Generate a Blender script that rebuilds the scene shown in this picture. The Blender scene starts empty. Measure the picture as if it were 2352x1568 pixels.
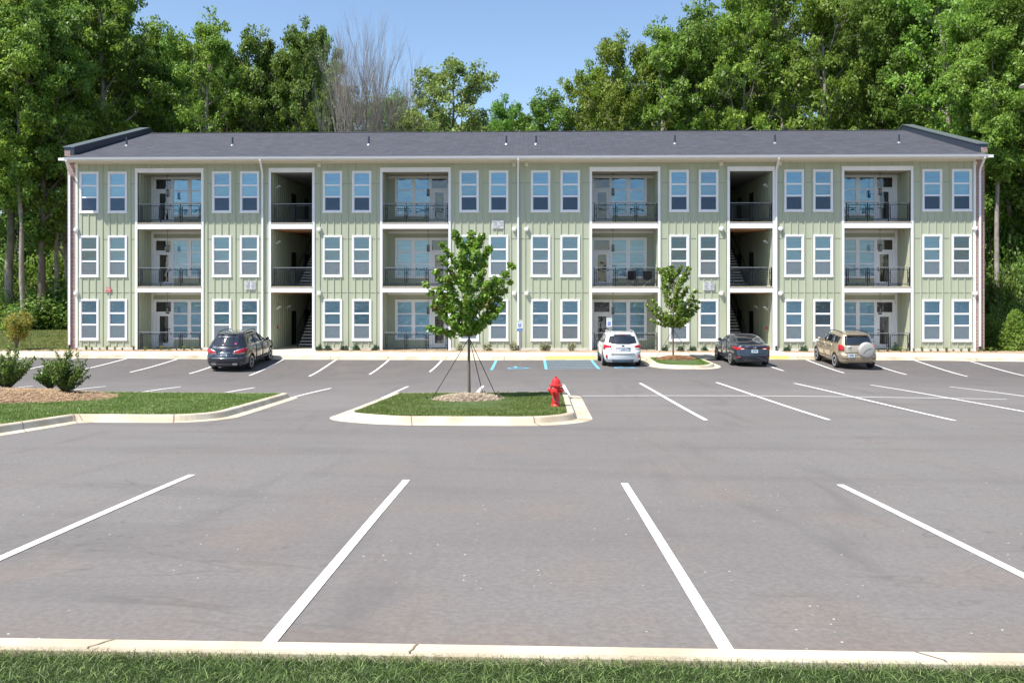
import bpy, bmesh, math, random
import numpy as np
from mathutils import Vector, Matrix
SC = bpy.context.scene
COL = SC.collection
PI = math.pi
# ------------------------------------------------------------------ camera, sky, sun, exposure
FPX, CU, HV, H = 1982.0, 1176.0, 655.0, 3.77      # focal length / centre / horizon in a 2352 px wide survey of the place
TH = math.atan(46 / FPX)
cam = bpy.data.cameras.new('camera')
cam.sensor_width = 36
cam.lens = 36 * FPX / 2352
cam.shift_y = -(784 - HV) / 2352
cam.clip_start = 0.1
cam.clip_end = 3000
co = bpy.data.objects.new('camera', cam)
co.location = (0, 0, H)
co.rotation_euler = (PI / 2, 0, TH)
COL.objects.link(co)
SC.camera = co
SUNV = Vector((-2.0, -1.42, 4.0)).normalized()
w = bpy.data.worlds.new("World")
SC.world = w
w.use_nodes = True
nt = w.node_tree
bg = nt.nodes['Background']
sky = nt.nodes.new('ShaderNodeTexSky')
sky.sky_type = 'NISHITA'
sky.sun_disc = False
sky.sun_elevation = math.asin(SUNV.z)
sky.sun_rotation = math.atan2(SUNV.x, SUNV.y) % (2 * PI)
sky.altitude = 250
sky.air_density = 1.0
sky.dust_density = 0.6
sky.ozone_density = 2.0
nt.links.new(sky.outputs[0], bg.inputs[0])
bg.inputs[1].default_value = 0.118
sl = bpy.data.lights.new('sun', 'SUN')
sl.energy = 4.8
sl.angle = math.radians(0.5)
sl.color = (1.0, 0.95, 0.87)
so = bpy.data.objects.new('sun', sl)
so.rotation_euler = SUNV.to_track_quat('Z', 'Y').to_euler()
so.location = (-30, -15, 60)
COL.objects.link(so)
SC.view_settings.view_transform = 'Standard'
SC.view_settings.look = 'None'
SC.view_settings.gamma = 1
SC.view_settings.exposure = 0.78
SC.cycles.max_bounces = 6
SC.cycles.transparent_max_bounces = 12

# ------------------------------------------------------------------ helpers
def tag(o, label=None, cat=None, group=None, kind=None):
    if label: o['label'] = label
    if cat: o['category'] = cat
    if group: o['group'] = group
    if kind: o['kind'] = kind
    return o

def empty(name, loc=(0, 0, 0), rz=0, **k):
    o = bpy.data.objects.new(name, None)
    o.location = loc
    o.rotation_euler = (0, 0, rz)
    o.empty_display_size = 0.2
    COL.objects.link(o)
    return tag(o, **k)

def link(name, me, mat=None, parent=None, loc=None, **k):
    o = bpy.data.objects.new(name, me)
    if mat is not None:
        if not me.materials:
            for m in (mat if isinstance(mat, (list, tuple)) else [mat]):
                me.materials.append(m)
    COL.objects.link(o)
    if parent is not None: o.parent = parent
    if loc is not None: o.location = loc
    return tag(o, **k)

def fast_mesh(name, verts, faces):
    verts = np.asarray(verts, np.float32)
    faces = np.asarray(faces, np.int32)
    n, k = faces.shape
    me = bpy.data.meshes.new(name)
    me.vertices.add(len(verts))
    me.vertices.foreach_set('co', verts.ravel())
    me.loops.add(n * k)
    me.loops.foreach_set('vertex_index', faces.ravel())
    me.polygons.add(n)
    me.polygons.foreach_set('loop_start', np.arange(0, n * k, k, dtype=np.int32))
    me.polygons.foreach_set('loop_total', np.full(n, k, np.int32))
    me.update(calc_edges=True)
    return me

class MB:
    def __init__(s):
        s.v = []; s.f = []; s.m = []
    def add(s, vs, fs, mi=0):
        b = len(s.v)
        s.v += [tuple(map(float, p)) for p in vs]
        s.f += [tuple(b + i for i in f) for f in fs]
        s.m += [mi] * len(fs)
        return s
    def box(s, x0, x1, y0, y1, z0, z1, mi=0):
        if x0 > x1: x0, x1 = x1, x0
        if y0 > y1: y0, y1 = y1, y0
        if z0 > z1: z0, z1 = z1, z0
        return s.add([(x0, y0, z0), (x1, y0, z0), (x1, y1, z0), (x0, y1, z0), (x0, y0, z1), (x1, y0, z1), (x1, y1, z1), (x0, y1, z1)],
                     [(0, 3, 2, 1), (4, 5, 6, 7), (0, 1, 5, 4), (1, 2, 6, 5), (2, 3, 7, 6), (3, 0, 4, 7)], mi)
    def quad(s, a, b, c, d, mi=0):
        return s.add([a, b, c, d], [(0, 1, 2, 3)], mi)
    def tube(s, pts, r, n=6, mi=0, cap=True):
        pts = [Vector(p) for p in pts]
        rs = list(r) if hasattr(r, '__len__') else [r] * len(pts)
        vs = []; fs = []
        for i, p in enumerate(pts):
            a = pts[max(i - 1, 0)]; b = pts[min(i + 1, len(pts) - 1)]
            d = (b - a)
            d = d.normalized() if d.length > 1e-9 else Vector((0, 0, 1))
            ref = Vector((0, 0, 1)) if abs(d.z) < 0.95 else Vector((0, 1, 0))
            u = d.cross(ref).normalized(); v = d.cross(u)
            for k in range(n):
                t = 2 * PI * k / n
                vs.append(p + u * math.cos(t) * rs[i] + v * math.sin(t) * rs[i])
        for i in range(len(pts) - 1):
            for k in range(n):
                fs.append((i * n + k, i * n + (k + 1) % n, (i + 1) * n + (k + 1) % n, (i + 1) * n + k))
        if cap:
            fs.append(tuple(range(n))[::-1]); fs.append(tuple(range((len(pts) - 1) * n, len(pts) * n)))
        return s.add(vs, fs, mi)
    def lathe(s, prof, c=(0, 0, 0), axis='z', n=20, mi=0, cap=True):
        vs = []; fs = []
        for r, h in prof:
            for k in range(n):
                t = 2 * PI * k / n
                a, b = r * math.cos(t), r * math.sin(t)
                p = {'z': (a, b, h), 'x': (h, a, b), 'y': (a, h, b)}[axis]
                vs.append((p[0] + c[0], p[1] + c[1], p[2] + c[2]))
        for i in range(len(prof) - 1):
            for k in range(n):
                fs.append((i * n + k, i * n + (k + 1) % n, (i + 1) * n + (k + 1) % n, (i + 1) * n + k))
        if cap: fs.append(tuple(range(n))[::-1]); fs.append(tuple(range((len(prof) - 1) * n, len(prof) * n)))
        return s.add(vs, fs, mi)
    def mesh(s, name, smooth=False):
        me = bpy.data.meshes.new(name)
        me.from_pydata(s.v, [], s.f)
        if any(s.m): me.polygons.foreach_set('material_index', s.m)
        if smooth: me.polygons.foreach_set('use_smooth', [True] * len(s.f))
        me.update()
        return me
    def build(s, name, mat, parent=None, smooth=False, loc=None, bevel=0, **k):
        me = s.mesh(name, smooth)
        o = link(name, me, mat, parent, loc, **k)
        if bevel:
            b = o.modifiers.new('bevel', 'BEVEL'); b.width = bevel; b.segments = 2; b.limit_method = 'ANGLE'
        return o

def copy_tree(o, parent=None):
    c = o.copy()
    COL.objects.link(c)
    c.parent = parent
    for ch in list(o.children):
        copy_tree(ch, c)
    return c

# ------------------------------------------------------------------ materials
MATS = {}
def srgb(r, g, b):
    f = lambda c: (c / 255 / 12.92) if c / 255 <= 0.04045 else ((c / 255 + 0.055) / 1.055) ** 2.4
    return (f(r), f(g), f(b))

def mat(name, col, rough=0.6, metal=0.0, col2=None, scale=3.0, detail=4.0, lo=0.35, hi=0.65, bump=0.0, bscale=30.0,
        coat=0.0, spec=0.5, stretch=None, island=0.0, emit=None, world=False):
    if name in MATS: return MATS[name]
    m = bpy.data.materials.new(name); m.use_nodes = True
    t = m.node_tree; N = t.nodes; L = t.links
    p = N['Principled BSDF']
    p.inputs['Base Color'].default_value = (*col, 1)
    p.inputs['Roughness'].default_value = rough
    p.inputs['Metallic'].default_value = metal
    p.inputs['Coat Weight'].default_value = coat
    p.inputs['Coat Roughness'].default_value = 0.03
    p.inputs['Specular IOR Level'].default_value = spec
    tc = N.new('ShaderNodeTexCoord')
    if world:
        g = N.new('ShaderNodeNewGeometry'); src = g.outputs['Position']
    else:
        src = tc.outputs['Object']
    if stretch:
        mp = N.new('ShaderNodeMapping'); mp.inputs['Scale'].default_value = stretch
        L.new(src, mp.inputs[0]); src = mp.outputs[0]
    out = None
    if col2 is not None:
        n = N.new('ShaderNodeTexNoise'); n.inputs['Scale'].default_value = scale; n.inputs['Detail'].default_value = detail
        L.new(src, n.inputs['Vector'])
        r = N.new('ShaderNodeMapRange'); r.inputs[1].default_value = lo; r.inputs[2].default_value = hi
        L.new(n.outputs['Fac'], r.inputs[0])
        x = N.new('ShaderNodeMix'); x.data_type = 'RGBA'
        x.inputs[6].default_value = (*col, 1); x.inputs[7].default_value = (*col2, 1)
        L.new(r.outputs[0], x.inputs[0]); out = x.outputs[2]
    if island:
        g = N.new('ShaderNodeNewGeometry')
        hs = N.new('ShaderNodeHueSaturation')
        mr = N.new('ShaderNodeMapRange'); mr.inputs[3].default_value = 1 - island; mr.inputs[4].default_value = 1 + island
        L.new(g.outputs['Random Per Island'], mr.inputs[0]); L.new(mr.outputs[0], hs.inputs['Value'])
        if out is not None: L.new(out, hs.inputs['Color'])
        else: hs.inputs['Color'].default_value = (*col, 1)
        out = hs.outputs[0]
    if out is not None: L.new(out, p.inputs['Base Color'])
    if bump:
        n2 = N.new('ShaderNodeTexNoise'); n2.inputs['Scale'].default_value = bscale; n2.inputs['Detail'].default_value = 6
        L.new(src, n2.inputs['Vector'])
        b = N.new('ShaderNodeBump'); b.inputs['Strength'].default_value = bump; b.inputs['Distance'].default_value = 0.02
        L.new(n2.outputs['Fac'], b.inputs['Height']); L.new(b.outputs[0], p.inputs['Normal'])
    MATS[name] = m
    return m

def leafmat(name, c1, c2, scale=0.35, trans=0.35, rough=0.42, c3=None, spec=0.5):
    m = bpy.data.materials.new(name); m.use_nodes = True
    t = m.node_tree; N = t.nodes; L = t.links
    p = N['Principled BSDF']; o = N['Material Output']
    p.inputs['Roughness'].default_value = rough
    p.inputs['Specular IOR Level'].default_value = spec
    tc = N.new('ShaderNodeTexCoord'); oi = N.new('ShaderNodeObjectInfo')
    n = N.new('ShaderNodeTexNoise'); n.inputs['Scale'].default_value = scale; n.inputs['Detail'].default_value = 3
    L.new(tc.outputs['Object'], n.inputs['Vector'])
    x = N.new('ShaderNodeMix'); x.data_type = 'RGBA'
    x.inputs[6].default_value = (*c1, 1); x.inputs[7].default_value = (*c2, 1)
    r = N.new('ShaderNodeMapRange'); r.inputs[1].default_value = 0.38; r.inputs[2].default_value = 0.62
    L.new(n.outputs['Fac'], r.inputs[0]); L.new(r.outputs[0], x.inputs[0])
    g = N.new('ShaderNodeNewGeometry')
    hs = N.new('ShaderNodeHueSaturation')
    mr = N.new('ShaderNodeMapRange'); mr.inputs[3].default_value = 0.55; mr.inputs[4].default_value = 1.5
    L.new(g.outputs['Random Per Island'], mr.inputs[0])
    mo = N.new('ShaderNodeMapRange'); mo.inputs[3].default_value = 0.8; mo.inputs[4].default_value = 1.2
    L.new(oi.outputs['Random'], mo.inputs[0])
    mm = N.new('ShaderNodeMath'); mm.operation = 'MULTIPLY'
    L.new(mr.outputs[0], mm.inputs[0]); L.new(mo.outputs[0], mm.inputs[1]); L.new(mm.outputs[0], hs.inputs['Value'])
    mh = N.new('ShaderNodeMapRange'); mh.inputs[3].default_value = 0.485; mh.inputs[4].default_value = 0.515
    L.new(oi.outputs['Random'], mh.inputs[0]); L.new(mh.outputs[0], hs.inputs['Hue'])
    src = x.outputs[2]
    if c3 is not None:      # young tips at the top of the crown / at twig ends
        y = N.new('ShaderNodeMix'); y.data_type = 'RGBA'
        y.inputs[7].default_value = (*c3, 1)
        L.new(src, y.inputs[6])
        n3 = N.new('ShaderNodeTexNoise'); n3.inputs['Scale'].default_value = 2.3
        L.new(tc.outputs['Object'], n3.inputs['Vector'])
        r3 = N.new('ShaderNodeMapRange'); r3.inputs[1].default_value = 0.58; r3.inputs[2].default_value = 0.72
        L.new(n3.outputs['Fac'], r3.inputs[0]); L.new(r3.outputs[0], y.inputs[0]); src = y.outputs[2]
    L.new(src, hs.inputs['Color'])
    L.new(hs.outputs[0], p.inputs['Base Color'])
    tr = N.new('ShaderNodeBsdfTranslucent')
    h2 = N.new('ShaderNodeHueSaturation'); h2.inputs['Value'].default_value = 1.35; h2.inputs['Hue'].default_value = 0.485
    L.new(hs.outputs[0], h2.inputs['Color']); L.new(h2.outputs[0], tr.inputs[0])
    mx = N.new('ShaderNodeMixShader'); mx.inputs[0].default_value = trans
    L.new(p.outputs[0], mx.inputs[1]); L.new(tr.outputs[0], mx.inputs[2]); L.new(mx.outputs[0], o.inputs[0])
    return m

def glassmat(name, tint, refl=0.12, rough=0.02, gcol=(0.9, 0.95, 1)):
    m = bpy.data.materials.new(name); m.use_nodes = True
    t = m.node_tree; N = t.nodes; L = t.links
    o = N['Material Output']; N.remove(N['Principled BSDF'])
    tr = N.new('ShaderNodeBsdfTransparent'); tr.inputs[0].default_value = (*tint, 1)
    gl = N.new('ShaderNodeBsdfGlossy'); gl.inputs['Roughness'].default_value = rough; gl.inputs[0].default_value = (*gcol, 1)
    tc = N.new('ShaderNodeTexCoord'); no = N.new('ShaderNodeTexNoise'); no.inputs['Scale'].default_value = 1.3
    L.new(tc.outputs['Object'], no.inputs['Vector'])
    b = N.new('ShaderNodeBump'); b.inputs['Strength'].default_value = 0.35; b.inputs['Distance'].default_value = 0.05
    L.new(no.outputs['Fac'], b.inputs['Height']); L.new(b.outputs[0], gl.inputs['Normal'])
    fr = N.new('ShaderNodeFresnel'); fr.inputs[0].default_value = 1.5
    ad = N.new('ShaderNodeMath'); ad.operation = 'ADD'; ad.inputs[1].default_value = refl
    L.new(fr.outputs[0], ad.inputs[0])
    mx = N.new('ShaderNodeMixShader')
    L.new(ad.outputs[0], mx.inputs[0]); L.new(tr.outputs[0], mx.inputs[1]); L.new(gl.outputs[0], mx.inputs[2])
    L.new(mx.outputs[0], o.inputs[0])
    return m

white = mat('white_paint', (0.82, 0.82, 0.84), 0.5, col2=(0.76, 0.76, 0.77), scale=1.5, bump=0.05)
cream = mat('cream_trim', (0.70, 0.66, 0.56), 0.6)
sage = mat('sage_siding', (0.43, 0.46, 0.345), 0.62, col2=(0.385, 0.415, 0.30), scale=1.1, detail=8, lo=0.3, hi=0.7, stretch=(1.0, 1.0, 0.13), bump=0.08, bscale=60)
flash = mat('dark_joint', (0.13, 0.15, 0.1), 0.6)
brickm = None
navy = mat('dark_coping', (0.045, 0.06, 0.085), 0.35, metal=0.3)
gutterm = mat('gutter_enamel', (0.78, 0.78, 0.80), 0.35)
railm = mat('dark_bronze', (0.016, 0.018, 0.024), 0.4, metal=0.3)
railtop = mat('handrail_sunlit', (0.20, 0.21, 0.23), 0.3, metal=0.2)  # lighter than the railing: sunlight on the top rail put into the colour
woodm = mat('raw_timber', (0.42, 0.22, 0.10), 0.7, col2=(0.30, 0.15, 0.07), scale=6, stretch=(1, 0.2, 1))
deckm = mat('timber_deck', (0.45, 0.36, 0.26), 0.8, col2=(0.36, 0.28, 0.2), scale=5)
soffitm = mat('balcony_ceiling', (0.40, 0.36, 0.27), 0.7)
grayc = mat('stair_hall_ceiling', (0.28, 0.28, 0.27), 0.8)
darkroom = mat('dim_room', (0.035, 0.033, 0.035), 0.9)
blindm = mat('pale_blind', (0.76, 0.86, 0.88), 0.7, col2=(0.64, 0.74, 0.77), scale=14, stretch=(0.05, 0.05, 1), lo=0.45, hi=0.55)
def screenmat():
    m = bpy.data.materials.new('insect_screen'); m.use_nodes = True; N = m.node_tree.nodes; L = m.node_tree.links
    N.remove(N['Principled BSDF']); d = N.new('ShaderNodeBsdfDiffuse'); d.inputs[0].default_value = (0.25, 0.29, 0.32, 1)
    t = N.new('ShaderNodeBsdfTransparent'); x = N.new('ShaderNodeMixShader'); x.inputs[0].default_value = 0.5
    L.new(t.outputs[0], x.inputs[1]); L.new(d.outputs[0], x.inputs[2]); L.new(x.outputs[0], N['Material Output'].inputs[0]); return m
screenm = screenmat()
screen3 = glassmat('insect_screen_dark', (0.42, 0.44, 0.52), 0.0, 0.5)
glassA = glassmat('window_glass', (0.76, 0.92, 0.98), 0.09, gcol=(0.7, 0.88, 1.0))
glassD = glassmat('door_glass', (0.55, 0.55, 0.60), 0.08)
glass_backing = mat('brown_curtain', (0.20, 0.10, 0.07), 0.9, col2=(0.08, 0.04, 0.03), scale=8, stretch=(1, 1, 0.05))
black = mat('black', (0.012, 0.012, 0.013), 0.6)
rubber = mat('tyre_rubber', (0.02, 0.02, 0.022), 0.75)
chrome = mat('chrome', (0.75, 0.75, 0.77), 0.12, metal=1.0)
alloy = mat('alloy', (0.62, 0.63, 0.65), 0.35, metal=0.25, coat=.5)
galv = mat('galvanised_post', (0.45, 0.46, 0.48), 0.45, metal=0.6)
bark = mat('bark', (0.17, 0.145, 0.12), 0.9, col2=(0.09, 0.075, 0.06), scale=3, stretch=(1, 1, 0.15), bump=0.6, bscale=8)
palebark = mat('pale_bark', (0.34, 0.31, 0.27), 0.85, col2=(0.20, 0.18, 0.15), scale=2.5, bump=0.3, bscale=8)
conc = mat('pale_concrete', (0.60, 0.555, 0.46), 0.8, col2=(0.50, 0.44, 0.34), scale=1.1, detail=8, lo=0.3, hi=0.8, bump=0.15, bscale=90, world=True)
kerbm = mat('kerb_concrete', (0.585, 0.525, 0.415), 0.8, col2=(0.36, 0.28, 0.18), scale=1.3, detail=12, lo=0.38, hi=0.80, bump=0.2, bscale=70, world=True)
joint = mat('kerb_joint', (0.20, 0.155, 0.11), 0.9)
mulch = mat('pine_straw', (0.24, 0.145, 0.085), 0.95, col2=(0.15, 0.08, 0.045), scale=14, detail=8, bump=0.9, bscale=60, world=True)
redmulch = mat('red_pine_straw', (0.26, 0.13, 0.065), 0.95, col2=(0.15, 0.075, 0.04), scale=12, detail=8, bump=0.9, bscale=60, world=True)
bedm = mat('bed_soil', (0.40, 0.30, 0.20), 0.95, col2=(0.27, 0.18, 0.11), scale=3, detail=8, bump=0.6, bscale=50, world=True)
turf = mat('turf', (0.06, 0.095, 0.025), 0.9, col2=(0.085, 0.125, 0.035), scale=3, detail=8, bump=0.7, bscale=120, world=True)
lawn = mat('rough_lawn', (0.11, 0.15, 0.035), 0.9, col2=(0.18, 0.20, 0.06), scale=1.2, detail=9, bump=0.6, bscale=60, world=True)
soil = mat('forest_floor', (0.07, 0.055, 0.035), 0.95, col2=(0.04, 0.05, 0.02), scale=0.6, detail=8, world=True)
linew = mat('white_line_paint', (0.80, 0.79, 0.77), 0.7, col2=(0.42, 0.40, 0.39), scale=9, detail=12, lo=0.56, hi=0.82, world=True)
lineb = mat('blue_line_paint', (0.10, 0.48, 0.72), 0.7, col2=(0.16, 0.42, 0.58), scale=6, detail=8, world=True)
liney = mat('yellow_kerb_paint', (0.75, 0.55, 0.14), 0.7)

def asphaltmat():
    m = bpy.data.materials.new('asphalt'); m.use_nodes = True
    t = m.node_tree; N = t.nodes; L = t.links; p = N['Principled BSDF']
    p.inputs['Roughness'].default_value = 0.85
    g = N.new('ShaderNodeNewGeometry'); P = g.outputs['Position']
    def noise(sc, det=6, st=None, dist=0.0):
        n = N.new('ShaderNodeTexNoise'); n.inputs['Scale'].default_value = sc; n.inputs['Detail'].default_value = det
        n.inputs['Distortion'].default_value = dist
        if st:
            mp = N.new('ShaderNodeMapping'); mp.inputs['Scale'].default_value = st[0]; mp.inputs['Rotation'].default_value = (0, 0, st[1])
            L.new(P, mp.inputs[0]); L.new(mp.outputs[0], n.inputs['Vector'])
        else: L.new(P, n.inputs['Vector'])
        return n.outputs['Fac']
    def rng(s, a, b, c=0, d=1):
        r = N.new('ShaderNodeMapRange'); r.inputs[1].default_value = a; r.inputs[2].default_value = b
        r.inputs[3].default_value = c; r.inputs[4].default_value = d
        L.new(s, r.inputs[0]); return r.outputs[0]
    def mix(f, a, b, mode='MIX'):
        x = N.new('ShaderNodeMix'); x.data_type = 'RGBA'; x.blend_type = mode
        if isinstance(f, (int, float)): x.inputs[0].default_value = f
        else: L.new(f, x.inputs[0])
        for i, s in ((6, a), (7, b)):
            if isinstance(s, tuple): x.inputs[i].default_value = (*s, 1)
            else: L.new(s, x.inputs[i])
        return x.outputs[2]
    c = mix(rng(noise(0.25, 5), 0.38, 0.62), (0.182, 0.167, 0.157), (0.202, 0.188, 0.176))
    # newer, darker surfacing in the bays along the building
    sx = N.new('ShaderNodeSeparateXYZ'); L.new(P, sx.inputs[0])
    add = N.new('ShaderNodeMath'); add.operation = 'ADD'
    L.new(sx.outputs[1], add.inputs[0]); L.new(rng(noise(0.3, 4), 0, 1, -5, 5), add.inputs[1])
    c = mix(rng(add.outputs[0], 26, 42, 0, 0.85), c, (0.092, 0.081, 0.079))
    # streaks of tyre wear and long patches
    c = mix(rng(noise(0.9, 7, ((0.18, 1.2, 1), 0.12), 0.6), 0.50, 0.72, 0, 0.42), c, (0.105, 0.095, 0.093))
    c = mix(rng(noise(1.5, 8, ((1.0, 0.12, 1), 0.9), 0.8), 0.56, 0.72, 0, 0.42), c, (0.085, 0.077, 0.075))
    # thin wandering dark scuffs
    sc = noise(0.55, 3, ((0.35, 1.0, 1), -0.35), 1.6)
    ab = N.new('ShaderNodeMath'); ab.operation = 'SUBTRACT'; ab.inputs[1].default_value = 0.5; L.new(sc, ab.inputs[0])
    a2 = N.new('ShaderNodeMath'); a2.operation = 'ABSOLUTE'; L.new(ab.outputs[0], a2.inputs[0])
    mk = N.new('ShaderNodeMath'); mk.operation = 'MULTIPLY'
    L.new(rng(a2.outputs[0], 0.0, 0.006, 1, 0), mk.inputs[0]); L.new(rng(noise(0.35, 3), 0.48, 0.60, 0, 0.42), mk.inputs[1])
    c = mix(mk.outputs[0], c, (0.05, 0.045, 0.045))
    # tan dust
    du = N.new('ShaderNodeMath'); du.operation = 'MULTIPLY'
    L.new(rng(noise(0.7, 9), 0.50, 0.78, 0, 1), du.inputs[0]); L.new(rng(sx.outputs[1], 4.8, 16, 0.80, 0.30), du.inputs[1])
    c = mix(du.outputs[0], c, (0.235, 0.185, 0.15))
    ed = N.new('ShaderNodeMath'); ed.operation = 'ADD'
    L.new(sx.outputs[1], ed.inputs[0]); L.new(rng(noise(1.6, 8), 0.3, 0.7, -0.5, 0.5), ed.inputs[1])
    c = mix(rng(ed.outputs[0], 4.9, 5.9, 0.55, 0), c, (0.20, 0.155, 0.125))
    c = mix(rng(noise(4.5, 8), 0.48, 0.72, 0, 0.35), c, (0.20, 0.185, 0.175))
    c = mix(rng(noise(22, 5), 0.35, 0.65, 0, 0.42), c, (0.105, 0.096, 0.092))
    # fine aggregate
    c = mix(rng(noise(170, 2), 0.3, 0.7, 0.0, 0.28), c, (0.07, 0.066, 0.066))
    # crumbs of white paint and grit
    v = N.new('ShaderNodeTexVoronoi'); v.inputs['Scale'].default_value = 7; L.new(P, v.inputs['Vector'])
    th = N.new('ShaderNodeMath'); th.operation = 'MULTIPLY'
    L.new(rng(v.outputs['Distance'], 0.04, 0.075, 1, 0), th.inputs[0]); L.new(rng(noise(1.1, 5), 0.50, 0.56, 0, 1), th.inputs[1])
    c = mix(th.outputs[0], c, (0.6, 0.58, 0.55))
    L.new(c, p.inputs['Base Color'])
    b = N.new('ShaderNodeBump'); b.inputs['Strength'].default_value = 0.35; b.inputs['Distance'].default_value = 0.01
    L.new(noise(120, 5), b.inputs['Height']); L.new(b.outputs[0], p.inputs['Normal'])
    return m
asphalt = asphaltmat()

def brickmat(name, c1, c2, mo, scale, bw, rh, axis='xz', offset=0.5, rough=0.8, mortar=0.012, bump=0.3):
    m = bpy.data.materials.new(name); m.use_nodes = True
    t = m.node_tree; N = t.nodes; L = t.links; p = N['Principled BSDF']
    p.inputs['Roughness'].default_value = rough
    g = N.new('ShaderNodeNewGeometry'); sx = N.new('ShaderNodeSeparateXYZ'); cb = N.new('ShaderNodeCombineXYZ')
    L.new(g.outputs['Position'], sx.inputs[0])
    ad = N.new('ShaderNodeMath'); ad.operation = 'ADD'
    if axis == 'xz':
        L.new(sx.outputs[0], ad.inputs[0]); L.new(sx.outputs[1], ad.inputs[1]); L.new(ad.outputs[0], cb.inputs[0]); L.new(sx.outputs[2], cb.inputs[1])
    else:
        L.new(sx.outputs[0], cb.inputs[0]); L.new(sx.outputs[1], cb.inputs[1])
    b = N.new('ShaderNodeTexBrick'); b.offset = offset
    grain = axis == 'xy'
    b.inputs['Color1'].default_value = (*c1, 1); b.inputs['Color2'].default_value = (*c2, 1); b.inputs['Mortar'].default_value = (*mo, 1)
    b.inputs['Scale'].default_value = scale; b.inputs['Brick Width'].default_value = bw; b.inputs['Row Height'].default_value = rh
    b.inputs['Mortar Size'].default_value = mortar
    L.new(cb.outputs[0], b.inputs['Vector'])
    n = N.new('ShaderNodeTexNoise'); n.inputs['Scale'].default_value = 9 if not grain else 2.2; n.inputs['Detail'].default_value = 5 if not grain else 10
    if grain:
        mp = N.new('ShaderNodeMapping'); mp.inputs['Scale'].default_value = (1.5, .45, 1); L.new(g.outputs['Position'], mp.inputs[0]); L.new(mp.outputs[0], n.inputs['Vector']); n.inputs['Roughness'].default_value = .8
    else: L.new(g.outputs['Position'], n.inputs['Vector'])
    x = N.new('ShaderNodeMix'); x.data_type = 'RGBA'; x.blend_type = 'OVERLAY'; x.inputs[0].default_value = 0.7
    L.new(b.outputs['Color'], x.inputs[6]); L.new(n.outputs['Color'], x.inputs[7])
    hs = N.new('ShaderNodeHueSaturation'); hs.inputs['Saturation'].default_value = 0.8
    L.new(x.outputs[2], hs.inputs['Color']); L.new(hs.outputs[0], p.inputs['Base Color'])
    bp = N.new('ShaderNodeBump'); bp.inputs['Strength'].default_value = bump; bp.inputs['Distance'].default_value = 0.01; bp.invert = True
    L.new(b.outputs['Fac'], bp.inputs['Height']); L.new(bp.outputs[0], p.inputs['Normal'])
    return m
brickm = brickmat('red_brick', (0.30, 0.10, 0.065), (0.20, 0.065, 0.05), (0.42, 0.38, 0.33), 1.0, 0.22, 0.078)
shingle = brickmat('asphalt_shingle', (0.068, 0.072, 0.096), (0.040, 0.043, 0.060), (0.015, 0.015, 0.02), 1.0, 0.55, 0.15, axis='xy', offset=0.37, rough=0.9, mortar=0.012, bump=0.6)

# ------------------------------------------------------------------ survey of the site: heights of the paving
ROWS = {5.26: [(625,1470),(1665,1487),(100,1463),(2200,1495)],
10.97: [(455,1090),(937,1103),(1437,1110),(1930,1113)],
19.1: [(1623,965),(1908,964),(2196,966)],
30.7: [(243,887),(415,888),(585,890),(760,892),(937,887),(1110,886),(1468,880),(1644,878),(1822,880),(1998,884),(2180,888)],
39.4: [(298,854.8),(571.9,862.3),(709,864.4),(847.7,859.8),(987.3,853.6),(1128.5,850),(1254.8,848.6),(1376.4,847.8),(1799.3,851.4),(1940.7,856.7),(2083,860),(2225.7,864.9),(2345,866)],
45.1: [(0,819),(183.8,820.5),(414.4,822.5),(656.3,823.6),(775.6,824.4),(897.7,824.8),(1140,825.7),(1357.7,825),(1845,824.4),(2090.7,825.5),(2220,827.4),(2350,829)]}
def atY(u, v, Y):
    a = (u - CU) / FPX; s, c = math.sin(TH), math.cos(TH)
    d = (-s + a * c, c + a * s, (HV - v) / FPX)
    t = Y / d[1]
    return (d[0] * t, Y, H + d[2] * t)
CP = []; CZ = []
for Y_, l_ in ROWS.items():
    for u_, v_ in l_:
        q = atY(u_, v_, Y_); CP.append((q[0], Y_)); CZ.append(q[2])
for x_, y_, z_ in [(-28,39.4,-.28),(-34,30.7,.1),(-34,45.1,0),(-24,30.7,.13),(-30,19.1,.7),(-12,19.1,.8),(-4,19.1,.79),(-14,10.97,1.36),(14,10.97,1.22),(26,19.1,.75),(26,30.7,.15),(-12,5.26,1.62),(12,5.26,1.54),(30,39.4,-.35),(32,45.1,-.15),(-20,5.26,1.65),(22,5.26,1.5)]:
    CP.append((x_, y_)); CZ.append(z_)
CP = np.array(CP, float); CZ = np.array(CZ)
def _tps(r): return np.where(r > 0, r * r * np.log(np.maximum(r, 1e-9)), 0)
_n = len(CP)
_K = _tps(np.linalg.norm(CP[:, None] - CP[None], axis=2)) + 2.0 * np.eye(_n)
_Q = np.c_[np.ones(_n), CP]
_S = np.linalg.solve(np.block([[_K, _Q], [_Q.T, np.zeros((3, 3))]]), np.r_[CZ, 0, 0, 0])
def zt(X, Y):
    X = np.clip(np.asarray(X, float), -34, 32); Y = np.clip(np.asarray(Y, float), 4.8, 45.2)
    q = np.stack([X, Y], -1)
    r = np.linalg.norm(q[..., None, :] - CP, axis=-1)
    return _tps(r) @ _S[:-3] + _S[-3] + X * _S[-2] + Y * _S[-1]
def ztf(x, y): return float(zt(np.array(x), np.array(y)))
def rise(x, y):        # land beyond the lot
    g = min(max((-26.6 - x) / 4, 0), 1)
    return (0.02 + 0.024 * g * max(min(y - 48.5, 40), 0) + 0.05 * max(min(y - 75, 60), 0)) - (0 if g > 0 else 0.0)

D = 48.9
def XU(u, Y=D): return atY(u, HV, Y)[0]
def ZV(v, Y=D): return H + (HV - v) * Y / FPX

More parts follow.
